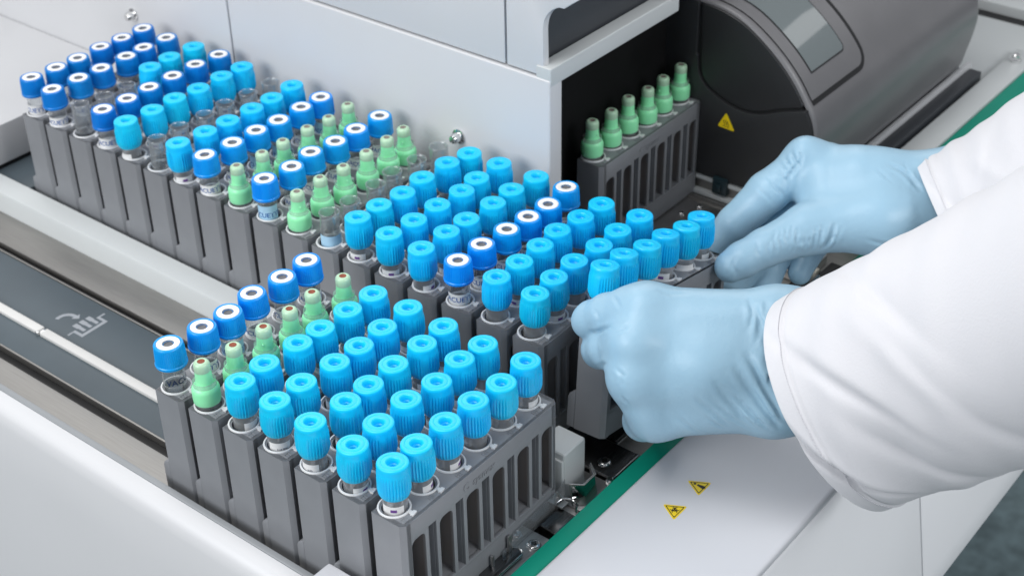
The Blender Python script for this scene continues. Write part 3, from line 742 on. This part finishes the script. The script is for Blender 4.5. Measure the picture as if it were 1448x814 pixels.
ORD = ["first", "second", "third", "fourth", "fifth", "sixth", "seventh", "eighth", "ninth", "tenth", "eleventh", "twelfth", "thirteenth", "fourteenth", "fifteenth", "sixteenth", "seventeenth", "eighteenth"]
POSN = ["nearest", "second from near end", "third from near end", "fourth from near end", "fifth from near end", "farthest"]
KIND = dict(c="light blue capped tube", d="white topped blue tube", g="pale green nippled tube", o="open uncapped glass tube")
RACKW = dict(c="light blue capped tubes", d="white topped blue tubes", g="pale green nippled tubes", o="open glass tubes")
DZ = dict(c=0.0, d=0.35, g=0.55, o=0.0)
def place(kinds, frame, rack_label, rack_group, tube_tail, tube_group, dim=False):
    """a rack and its six tubes; frame maps the rack's own units to the world"""
    r = make_rack(rack_label, rack_group)
    Rm = frame.to_3x3().to_4x4()
    r.matrix_world = Matrix.Translation((frame @ Vector(RB))*S) @ Rm
    for i, k in enumerate(kinds):
        v = rnd.randrange(6)
        if tube_tail.startswith("FRONT1"): v = 1 if i in (0,) else 2
        elif k == 'd' and v == 1: v = 2
        t = make_tube(k, f"{KIND[k]}, {POSN[i]} in {tube_tail.replace('FRONT1', '')}", tube_group, v, dim)
        jx, jy, tz = rnd.uniform(-0.18, 0.18), rnd.uniform(-0.18, 0.18), rnd.uniform(-0.45, 0.45) if k != 'o' else rnd.uniform(-0.8, 0.6)
        lean = Euler((rnd.uniform(-0.022, 0.022), rnd.uniform(-0.022, 0.022), 0)).to_matrix().to_4x4()
        t.matrix_world = Matrix.Translation((frame @ Vector((PT*i+jx, jy, -ZB+DZ[k]+tz)))*S) @ Rm @ lean
front = ["dddddd", "gggggg", "cccccc", "cccccc", "cccccc", "cccccc", "cccccc"]
for n, ks in enumerate(front):
    f = Matrix.Translation((0, -20.0*(n+1), 0))
    place(ks, f, f"grey rack of {RACKW[ks[0]]}, {ORD[n]} rack from the left in front tray", "racks in the front tray",
          ("FRONT1" if n == 0 else "") + f"front tray's {ORD[n]} rack from left", "tubes in the front tray")
rear = ["dddddd", "dddddd", "oooccc", "dddddd", "cccccc", "oooooo", "cccccc", "dddddd", "gggggg", "dddddd", "gggggg", "oooooo", "cccccc", "cccccc", "cccccc", "dddddd", "cccccc", "cccccc"]
for n, ks in enumerate(rear):
    f = Matrix.Translation((FU, FV-20.0*(n+1), 0))
    place(ks, f, f"grey rack of {RACKW[ks[0]] if ks != 'oooccc' else 'half capped tubes'}, {ORD[n]} rack from the left in rear tray", "racks in the rear tray",
          f"rear tray's {ORD[n]} rack from left", "tubes in the rear tray", n < 4)
place("gggggg", Matrix.Translation((257.8, -44.4, 0)), "lone grey rack of pale green nippled tubes beside the dark reader cover", "feeder rack",
      "lone rack beside the reader cover", "tubes in the feeder rack")
HELD = Matrix.Translation((137.14, -136.07, 12.69)) @ Euler((math.radians(-3.57), math.radians(9.28), math.radians(-0.70)), 'XYZ').to_matrix().to_4x4()
place("cccccc", HELD, "tilted grey rack of light blue capped tubes held between two gloved hands", "lifted rack",
      "rack gripped by gloved hands", "tubes in the lifted rack")
# ------------------------------------------------------------------ the gloved hands and coat sleeves (joints in world units, with radii)
HAND_NEAR = {'palm': [([145.3, -214.3, 11.5], 12.5, [119.5, -169.5, 12.8], 10.5), ([145.3, -214.3, 11.5], 12.5, [109.5, -172.9, 5.2], 10.3), ([132.9, -222.2, -13.7], 13.0, [106.0, -175.8, -8.6], 10.3), ([132.9, -222.2, -13.7], 13.0, [110.6, -181.6, -26.6], 10.2), ([145.3, -214.3, 11.5], 12.5, [132.9, -222.2, -13.7], 13.0), ([136.5, -218.8, 0.8], 14.5, [107.5, -175.1, -1.0], 10.3), ([138.0, -218.1, -0.4], 15, [121.3, -197.5, -0.5], 14), ([119.5, -169.5, 12.8], 10.5, [109.5, -172.9, 5.2], 10.3), ([109.5, -172.9, 5.2], 10.3, [106.0, -175.8, -8.6], 10.3), ([106.0, -175.8, -8.6], 10.3, [110.6, -181.6, -26.6], 10.2), ([145.3, -214.3, 11.5], 12.5, [158.1, -241.4, 11.8], 19), ([132.9, -222.2, -13.7], 13.0, [149.5, -247.9, -4.1], 19), ([145.6, -198.7, 3.2], 12, [139.6, -177.4, 1.7], 10.5)], 'fingers': [[([120.2, -169.0, 12.2], 10.2), ([117.5, -161.4, 10.8], 9.2), ([116.5, -153.2, 6.5], 8.4), ([117.0, -145.2, 0.3], 7.7), ([117.1, -143.4, -1.5], 7.4)], [([109.5, -172.9, 5.2], 9.8), ([110.3, -166.1, -0.1], 9.6), ([113.0, -157.0, -6.4], 9.0), ([114.8, -151.0, -11.2], 8.2)], [([106.0, -175.8, -8.6], 9.8), ([110.8, -170.3, -15.8], 9.2), ([122.9, -165.9, -33.5], 7.6), ([136.2, -166.1, -39.8], 6.6)], [([110.6, -181.6, -26.6], 9.8), ([114.7, -173.4, -37.4], 8.4), ([129.2, -169.5, -51.0], 7.2), ([140.3, -169.4, -52.4], 6.2)], [([144.1, -183.1, -0.2], 10), ([145.6, -167.0, -5.0], 8.0), ([144.5, -153.8, -8.2], 7.2), ([142.6, -146.1, -10.4], 6.4)]], 'bumps': [([114.6, -169.9, 17.4], 4.6), ([104.5, -173.4, 9.7], 5.0), ([100.0, -176.3, -3.6], 5.0), ([104.0, -181.4, -21.4], 4.8)]}
HAND_FAR = {'palm': [([300.5, -205.3, -3.4], 15, [275.0, -155.4, 6.5], 9.6), ([309.2, -204.9, -16.2], 17, [291.6, -158.3, -3.9], 9.6), ([315.5, -204.8, -23.2], 16, [306.5, -160.3, -17.2], 9.6), ([319.1, -205.4, -26.7], 14, [315.6, -163.4, -30.9], 9), ([297.8, -204.3, -0.2], 14, [279.9, -180.2, 5.1], 13), ([275.0, -155.4, 6.5], 9.6, [291.6, -158.3, -3.9], 9.6), ([291.6, -158.3, -3.9], 9.6, [306.5, -160.3, -17.2], 9.6), ([306.5, -160.3, -17.2], 9.6, [315.6, -163.4, -30.9], 9), ([288.2, -211.8, -7.4], 16, [267.0, -196.7, -7.2], 14.5), ([267.0, -196.7, -7.2], 14.5, [246.0, -173.6, -9.9], 11.0), ([282.4, -187.1, -2.0], 17, [270.8, -167.4, -0.5], 12.5), ([277.8, -190.0, -6.4], 17, [263.0, -174.4, -8.8], 13), ([298.9, -207.0, -5.1], 18, [314.7, -234.5, 12.6], 19), ([298.0, -213.1, -11.7], 18, [313.1, -239.8, 5.8], 19), ([281.9, -181.7, -15.3], 16, [274.1, -168.8, -12.3], 13)], 'fingers': [[([275.0, -155.4, 6.5], 9.4), ([257.6, -145.3, -5.9], 9.9), ([246.3, -136.0, -21.0], 8.8), ([240.8, -129.1, -31.6], 7.4)], [([291.6, -158.3, -3.9], 9.4), ([262.8, -149.9, -25.6], 9.0), ([248.7, -144.7, -40.5], 8.0), ([241.0, -141.5, -50.0], 7.2)], [([306.5, -160.3, -17.2], 9.4), ([270.4, -150.3, -35.2], 8.2), ([255.7, -151.2, -45.7], 7.3), ([249.3, -153.0, -54.7], 6.9)], [([315.6, -163.4, -30.9], 8.6), ([284.9, -162.0, -38.1], 7.4), ([271.5, -162.2, -43.1], 6.4), ([263.9, -163.4, -47.6], 5.7)], [([246.0, -173.6, -9.9], 11.4), ([226.3, -163.2, -13.9], 8.8), ([216.0, -157.8, -17.2], 8.2), ([211.2, -154.6, -19.7], 7.4)]], 'bumps': [([270.7, -155.1, 14.3], 4.0)]}
CREASE_NEAR = [([[135.1, -208.97, 24.4], [130.9, -213.68, 20.43], [126.53, -216.07, 15.63]], 0.9359999999999999, 1.1550000000000002), ([[137.96, -212.17, 25.81], [129.23, -216.78, 17.73], [122.67, -223.4, 7.75]], 1.014, 1.05), ([[116.04, -213.08, 7.02], [117.88, -224.04, -6.1], [119.45, -231.63, -13.86]], 1.2480000000000002, 1.1550000000000002), ([[110.17, -207.65, 1.28], [114.71, -218.71, -13.65], [117.24, -225.5, -18.29]], 1.0919999999999999, 0.9450000000000001), ([[120.78, -214.54, 11.61], [120.41, -225.15, -0.27], [120.26, -231.94, -9.0]], 1.17, 1.1550000000000002), ([[106.96, -202.27, -7.92], [113.08, -213.7, -18.6]], 0.9359999999999999, 0.735), ([[126.25, -215.61, 15.59], [121.68, -225.69, 2.62], [121.13, -232.54, -7.53]], 0.9359999999999999, 1.05), ([[105.51, -195.68, -19.02], [110.84, -202.64, -26.95]], 0.8580000000000001, 0.63), ([[109.32, -150.04, 0.11], [108.18, -155.68, 3.92], [102.34, -165.07, 13.4]], 0.78, 1.05), ([[105.59, -156.13, -12.39], [96.72, -166.68, -0.13]], 0.7020000000000001, 0.8400000000000001), ([[92.69, -177.21, -9.17], [93.76, -178.6, -12.7]], 0.78, 0.8400000000000001), ([[110.95, -209.59, -10.42], [114.38, -217.52, -16.14], [117.18, -223.47, -19.97]], 0.78, 0.8400000000000001), ([[114.31, -215.06, -4.69], [116.14, -223.36, -11.59], [118.19, -228.87, -16.52]], 0.78, 0.9450000000000001), ([[117.38, -219.88, -1.57], [117.95, -227.06, -8.86], [120.19, -232.59, -15.27]], 0.78, 1.05), ([[119.47, -222.05, 2.28], [119.98, -227.99, -4.84], [120.57, -233.26, -11.68]], 0.78, 1.05), ([[111.84, -210.52, -0.13], [115.53, -219.82, -10.13], [117.46, -227.38, -16.08]], 0.78, 0.8400000000000001), ([[135.95, -205.92, 24.65], [131.66, -209.96, 22.08], [128.37, -211.59, 18.63]], 0.78, 0.8400000000000001), ([[137.12, -215.2, 25.22], [130.22, -218.66, 17.98], [125.04, -222.93, 11.17]], 0.78, 0.9450000000000001), ([[109.41, -206.13, -16.41], [113.46, -212.4, -21.63]], 0.7020000000000001, 0.735), ([[113.47, -157.08, 18.76], [110.68, -161.74, 19.51], [108.22, -164.84, 18.8]], 0.7020000000000001, 0.63), ([[99.62, -168.99, 13.94], [100.62, -171.57, 15.84], [103.32, -172.96, 17.6]], 0.7020000000000001, 0.63), ([[109.88, -150.82, 11.97], [108.46, -153.95, 10.64], [107.75, -155.22, 7.44]], 0.7020000000000001, 0.525), ([[103.94, -158.05, 2.53], [99.92, -162.28, 3.28], [100.79, -161.1, -2.64]], 0.7020000000000001, 0.525), ([[94.34, -173.04, 1.78], [93.68, -176.88, 0.5], [92.6, -177.1, -3.58]], 0.7020000000000001, 0.63), ([[120.08, -173.89, 24.77], [122.42, -179.0, 23.59], [127.43, -183.95, 23.57]], 0.78, 0.525)]
CREASE_FAR = [([[265.5, -152.0, 14.46], [263.09, -156.72, 10.75], [260.31, -155.75, 6.41]], 0.78, 1.05), ([[264.59, -149.09, 11.26], [261.4, -155.71, 8.16], [257.63, -154.59, 3.47]], 0.78, 0.9450000000000001), ([[258.78, -148.35, 6.85], [257.63, -154.59, 3.47], [258.1, -156.96, -0.48]], 0.7020000000000001, 0.8400000000000001), ([[252.2, -149.62, 1.99], [254.24, -154.36, -1.11], [256.67, -156.06, -5.86]], 0.78, 1.05), ([[229.35, -166.39, -3.61], [223.55, -168.58, -6.64], [222.19, -171.3, -11.68]], 0.7020000000000001, 0.8400000000000001), ([[233.26, -169.1, -2.28], [227.93, -171.81, -6.12], [227.67, -174.61, -10.95]], 0.7020000000000001, 0.735), ([[234.16, -174.45, -2.99], [231.04, -175.97, -7.61], [231.96, -177.5, -13.55]], 0.78, 0.9450000000000001), ([[235.62, -178.04, -3.87], [233.7, -178.9, -8.59], [235.27, -180.03, -13.89]], 0.78, 0.8400000000000001), ([[238.79, -180.84, -2.91], [237.02, -182.05, -8.32], [237.06, -181.82, -12.97]], 0.78, 0.9450000000000001), ([[244.87, -187.07, -2.1], [242.6, -187.42, -6.84], [240.4, -184.99, -12.7]], 1.014, 1.8900000000000001), ([[246.31, -189.89, -2.51], [243.74, -189.11, -8.28], [243.46, -187.09, -14.21]], 0.78, 0.8400000000000001), ([[231.65, -167.53, -2.82], [225.83, -170.15, -6.44], [225.05, -172.89, -11.4]], 0.7020000000000001, 0.735), ([[233.81, -171.69, -2.34], [229.15, -173.7, -6.77], [229.76, -176.15, -12.94]], 0.7020000000000001, 0.735), ([[235.35, -176.29, -2.89], [232.3, -177.5, -8.42], [234.15, -178.6, -15.01]], 0.7020000000000001, 0.8400000000000001), ([[237.38, -179.11, -2.85], [235.37, -180.43, -8.1], [236.5, -181.13, -13.71]], 0.7020000000000001, 0.8400000000000001), ([[240.91, -182.84, -2.46], [238.94, -183.73, -7.14], [238.38, -183.19, -12.36]], 0.7020000000000001, 0.9450000000000001), ([[254.48, -146.19, 4.29], [253.37, -151.19, 1.99], [253.64, -154.45, -2.31]], 0.7020000000000001, 0.735), ([[249.29, -143.93, 0.21], [249.01, -149.58, -1.86], [250.54, -152.91, -6.75]], 0.7020000000000001, 0.63), ([[267.3, -153.64, 17.56], [264.93, -157.57, 13.95], [262.19, -158.18, 8.65]], 0.7020000000000001, 0.735), ([[261.71, -149.11, 8.8], [259.76, -154.99, 6.03], [258.36, -156.61, 1.55]], 0.7020000000000001, 0.8400000000000001), ([[285.41, -198.63, 14.82], [282.12, -204.31, 10.86], [279.42, -210.94, 7.75]], 0.78, 0.735), ([[250.55, -200.6, -7.35], [255.01, -207.38, -9.66], [262.28, -212.58, -10.61]], 0.78, 0.63), ([[219.45, -162.27, -6.96], [216.34, -165.14, -10.3], [216.55, -167.67, -15.48]], 0.7020000000000001, 0.63), ([[223.87, -166.84, -5.58], [219.74, -168.15, -9.38], [219.78, -170.01, -13.97]], 0.6240000000000001, 0.63), ([[209.15, -157.84, -11.7], [206.55, -158.23, -15.11], [206.82, -160.6, -19.26]], 0.6240000000000001, 0.63), ([[279.33, -193.42, 15.81], [283.1, -204.48, 11.2]], 0.9359999999999999, 0.8400000000000001), ([[281.95, -197.56, 14.55], [280.83, -207.99, 9.02]], 0.9359999999999999, 0.8400000000000001), ([[273.96, -191.02, 14.48], [273.31, -199.54, 11.06]], 0.78, 0.63)]
SLEEVE_NEAR = [([144.6, -243.9, -13.1], [6.5, 29.2, 34.4], [-44.1, 0.5, 21.0]), ([148.4, -272.4, 14.6], [9.5, 27.6, 36.6], [-44.3, 2.2, 19.0]), ([152.7, -305.5, 45.9], [11.7, 27.5, 39.0], [-46.6, 2.8, 16.9]), ([153.6, -354.3, 98.0], [12.8, 29.3, 41.9], [-50.5, 5.6, 15.0]), ([159.2, -441.2, 177.2], [14.4, 31.5, 45.7], [-63.3, 12.2, 13.5])]
SLEEVE_FAR = [([293.9, -223.2, -18.7], [5.2, 24.6, 28.8], [-32.4, -13.6, 14.4]), ([305.6, -241.4, -4.3], [6.2, 24.9, 30.3], [-34.5, -13.0, 16.1]), ([326.5, -273.3, 25.8], [6.6, 28.6, 34.1], [-38.4, -10.7, 17.3]), ([351.5, -316.0, 68.3], [7.1, 31.7, 37.6], [-43.7, -8.8, 16.6]), ([388.8, -419.7, 157.7], [5.7, 35.6, 39.6], [-57.2, -2.1, 14.4])]
def sd_cone(P, a, ra, b, rb):
    a = np.array(a, np.float32); b = np.array(b, np.float32); ba = b-a
    t = np.clip(((P-a)@ba)/(ba@ba), 0, 1)
    return np.linalg.norm(P-(a+t[..., None]*ba), axis=-1)-(ra+(rb-ra)*t)
def smin(x, y, k):
    h = np.clip(.5+.5*(y-x)/k, 0, 1); return y*(1-h)+x*h-k*h*(1-h)
def hand_field(P, h, creases):
    d = None
    for c in h['palm']:
        e = sd_cone(P, *c); d = e if d is None else smin(d, e, 7.0)
    for q, r in h['bumps']: d = smin(d, np.linalg.norm(P-np.array(q), axis=-1)-r, 8.0)
    F = None
    for fg in h['fingers']:
        e = None
        for (p0, r0), (p1, r1) in zip(fg[:-1], fg[1:]):
            s = sd_cone(P, p0, r0, p1, r1); e = s if e is None else smin(e, s, 2.0)
        F = e if F is None else smin(F, e, 1.0)
    d = smin(d, F, 4.5)
    # folds pressed into the thin glove, each with a soft ridge beside it
    near = np.abs(d) < 3.0
    Q = P[near]; e = np.zeros(len(Q), np.float32)
    for pts, w, a in creases:
        m = None
        for p0, p1 in zip(pts[:-1], pts[1:]):
            s = sd_cone(Q, p0, 0, p1, 0); m = s if m is None else np.minimum(m, s)
        A0 = np.array(pts); mid = (A0[0]+A0[-1])/2; hl = np.linalg.norm(A0[0]-A0[-1])/2+1.5*w
        e += (a*np.exp(-(m/w)**2) - 0.45*a*np.exp(-((m-2.4*w)/(1.3*w))**2))*np.clip(1-(np.linalg.norm(Q-mid, axis=-1)/hl)**2, 0, 1)
    d[near] += e
    return d
def surface_nets(f, lo, vox):
    """naive surface nets on a sampled field: returns vertices and quads"""
    neg = f < 0
    nx, ny, nz = f.shape
    c = np.zeros((nx-1, ny-1, nz-1)); acc = np.zeros((nx-1, ny-1, nz-1, 3))
    corners = [(i, j, k) for i in (0, 1) for j in (0, 1) for k in (0, 1)]
    sl = lambda o: tuple(slice(o[d], f.shape[d]-1+o[d]) for d in range(3))
    for a in corners:
        for d in range(3):
            if a[d]: continue
            b = list(a); b[d] = 1; b = tuple(b)
            fa, fb = f[sl(a)], f[sl(b)]
            x = (fa < 0) != (fb < 0)
            t = np.where(x, fa/np.where(x, fa-fb, 1), 0)
            for q in range(3):
                acc[..., q] += np.where(x, a[q]+(t if q == d else 0), 0)
            c += x
    act = c > 0
    idx = -np.ones(act.shape, int); n = int(act.sum()); idx[act] = np.arange(n)
    v = (np.argwhere(act) + acc[act]/c[act][:, None])*vox + lo
    F = []
    for d in range(3):
        e, g = (d+1) % 3, (d+2) % 3
        s0 = [slice(1, -1)]*3; s1 = [slice(1, -1)]*3
        s0[d] = slice(0, -1); s1[d] = slice(1, None)
        n0, n1 = neg[tuple(s0)], neg[tuple(s1)]
        for flip, mask in ((False, n0 & ~n1), (True, ~n0 & n1)):
            L = np.argwhere(mask)
            if not len(L): continue
            off = np.ones(3, int); off[d] = 0
            L = L + off
            def cell(de, dg):
                q = L.copy(); q[:, e] -= de; q[:, g] -= dg
                return idx[q[:, 0], q[:, 1], q[:, 2]]
            quad = np.stack([cell(1, 1), cell(0, 1), cell(0, 0), cell(1, 0)], 1)
            if flip: quad = quad[:, ::-1]
            F.append(quad)
    F = np.concatenate(F); F = F[(F >= 0).all(1)]
    return v, F
M['glove'] = mat("light_blue_nitrile_glove", (0.315, 0.495, 0.625), 0.36, noise=0.02, nscale=25, bump=0.22, bscale=420, sss=0.25, spec=0.35)
def cloth(name, color):
    m = mat(name, color, 0.85, noise=0.012, nscale=20, bump=0.0, spec=0.15, sss=0.1)
    nt = m.node_tree; n = nt.nodes; L = nt.links
    p = n["Principled BSDF"]
    tc = n.new("ShaderNodeTexCoord")
    w2 = n.new("ShaderNodeTexNoise"); w2.inputs["Scale"].default_value = 900; w2.inputs["Detail"].default_value = 4
    L.new(tc.outputs["Object"], w2.inputs["Vector"])
    b = n.new("ShaderNodeBump"); b.inputs["Strength"].default_value = 0.4; b.inputs["Distance"].default_value = 0.0003
    L.new(w2.outputs["Fac"], b.inputs["Height"]); L.new(b.outputs[0], p.inputs["Normal"])
    p.inputs["Sheen Weight"].default_value = 0.1
    return m
M['coat'] = cloth("white_coat_cotton", (0.67, 0.67, 0.70))
M['thread'] = mat("white_thread", (0.60, 0.60, 0.63), 0.8, noise=0.05, nscale=500)
person = thing("person", "person in white coat sleeves and pale blue gloves gripping the lifted rack", "person", (150, -200, -10))
PL = (150, -200, -10)
def glove(name, h, cr, label, vox=0.75):
    pts = [np.array(q) for c in h['palm'] for q in (c[0], c[2])] + [np.array(q) for f in h['fingers'] for q, r in f]
    pts = np.array(pts); lo = pts.min(0)-26; hi = pts.max(0)+26
    n = np.ceil((hi-lo)/vox).astype(int)
    g = np.stack(np.meshgrid(*[lo[d]+vox*np.arange(n[d]) for d in range(3)], indexing='ij'), -1).astype(np.float32)
    f = hand_field(g, h, cr)
    v, F = surface_nets(f, lo, vox)
    # two light smoothing passes along the mesh
    e = np.concatenate([F[:, [0, 1]], F[:, [1, 2]], F[:, [2, 3]], F[:, [3, 0]]])
    for _ in range(1):
        s = np.zeros_like(v); k = np.zeros(len(v))
        np.add.at(s, e[:, 0], v[e[:, 1]]); np.add.at(k, e[:, 0], 1)
        np.add.at(s, e[:, 1], v[e[:, 0]]); np.add.at(k, e[:, 1], 1)
        v = 0.5*v + 0.5*s/np.maximum(k, 1)[:, None]
    me = bpy.data.meshes.new(name)
    me.from_pydata(((v-np.array(PL))*S).tolist(), [], F.tolist())
    me.materials.append(M['glove'])
    me.polygons.foreach_set("use_smooth", [True]*len(F))
    o = link(name, me, person); o['label'] = label
    return o
glove("glove", HAND_NEAR, CREASE_NEAR, "light blue glove at the near end of the rack")
glove("glove", HAND_FAR, CREASE_FAR, "light blue glove pinching the far end of the rack")
def sleeve(name, spec, folds, label, ns=130, nt=120, seed=3, wob=0.006):
    rs = np.random.RandomState(seed)
    C_ = np.array([q[0] for q in spec]); A_ = np.array([q[1] for q in spec]); B_ = np.array([q[2] for q in spec])
    u = np.linspace(0, 1, ns)**1.3*(len(spec)-1)
    def interp(X):
        i = np.clip(u.astype(int), 0, len(spec)-2); t = (u-i)[:, None]
        p0, p1, p2, p3 = X[np.maximum(i-1, 0)], X[i], X[i+1], X[np.minimum(i+2, len(spec)-1)]
        return 0.5*((2*p1)+(p2-p0)*t+(2*p0-5*p1+4*p2-p3)*t*t+(-p0+3*p1-3*p2+p3)*t**3)
    c, a, b = interp(C_), interp(A_), interp(B_)
    th = np.linspace(0, 2*np.pi, nt, endpoint=False)
    s = u/3.0
    Sg, Tg = np.meshgrid(s, th, indexing='ij')
    R = np.ones_like(Sg)
    for s0, t0, slope, ws, wt, amp in folds:
        dt = (Tg-t0+np.pi) % (2*np.pi)-np.pi
        x = (Sg-s0-slope*dt)/ws
        R += amp*np.where(x > 0, np.exp(-x*1.1), np.exp(-(x*1.6)**2))*np.exp(-(dt/wt)**2)
    for _ in range(10):
        m, n2, ph = rs.randint(1, 4), rs.uniform(2, 9), rs.uniform(0, 6.28)
        R += wob*np.sin(m*Tg+n2*6.28*Sg+ph)*np.clip(Sg*6, 0.15, 1)
    hem = np.exp(-((s-0.10)/0.005)**2)*0.016
    R -= hem[:, None]
    R += (0.012*(s < 0.10))[:, None]
    P = c[:, None]+R[..., None]*(np.cos(Tg)[..., None]*a[:, None]+np.sin(Tg)[..., None]*b[:, None])
    # turn the edge inwards
    inn = [P[0]*(1-k)+c[0]*k + (c[4]-c[0])*q for k, q in ((0.012, -0.05), (0.03, 0.0), (0.04, 0.3), (0.05, 1.5), (0.07, 4.0))]
    rows = np.concatenate([np.array(inn[::-1]), P])
    n = rows.shape[0]
    idx = np.arange(n*nt).reshape(n, nt)
    F = np.stack([idx[:-1], np.roll(idx[:-1], -1, 1), np.roll(idx[1:], -1, 1), idx[1:]], -1).reshape(-1, 4)
    me = bpy.data.meshes.new(name)
    me.from_pydata(((rows.reshape(-1, 3)-np.array(PL))*S).tolist(), [], F.tolist()+[list(range((n-1)*nt, n*nt))])
    me.materials.append(M['coat']); me.polygons.foreach_set("use_smooth", [True]*(len(F)+1))
    bm = bmesh.new(); bm.from_mesh(me); bmesh.ops.recalc_face_normals(bm, faces=bm.faces); bm.to_mesh(me); bm.free()
    o = link(name, me, person); o['label'] = label
    k = int(np.argmin(np.abs(s-0.088))); st = MB(); cc = c[k]
    for j in range(nt):
        p0, p1 = P[k, j], P[k, (j+1) % nt]
        for q0, q1 in ((0.05, 0.38), (0.55, 0.88)):
            a_ = p0+(p1-p0)*q0; b_ = p0+(p1-p0)*q1
            a_ = a_+(a_-cc)*0.0035-np.array(PL); b_ = b_+(b_-cc)*0.0035-np.array(PL)
            st.tube([tuple(a_), tuple(b_)], 0.20, 4)
    t_ = link("hem_stitching", st.mesh("hem_stitching", M['thread'], smooth=False), o); t_['kind'] = 'stuff'
    return o
# folds: place along the sleeve, angle round it, slant, widths, height
sleeve("coat_sleeve", SLEEVE_NEAR, [(0.10, 2.25, 0.20, 0.030, 0.50, -0.085), (0.155, 2.30, 0.20, 0.045, 0.50, 0.07), (0.235, 1.45, 0.30, 0.040, 0.45, -0.055), (0.29, 1.5, 0.30, 0.06, 0.5, 0.045), (0.36, 2.35, 0.22, 0.06, 0.5, -0.05), (0.45, 1.0, 0.28, 0.05, 0.45, -0.045), (0.52, 1.7, 0.26, 0.07, 0.6, 0.04), (0.62, 2.1, 0.2, 0.06, 0.6, -0.05)], "white coat sleeve nearest the bench edge", wob=0.004)
sleeve("coat_sleeve", SLEEVE_FAR, [(0.18, 1.3, 0.2, 0.05, 0.6, -0.03), (0.35, 0.9, -0.2, 0.05, 0.6, -0.03), (0.42, 1.3, 0.2, 0.06, 0.7, 0.03)], "white coat sleeve beside the reader cover", seed=5, wob=0.0025)
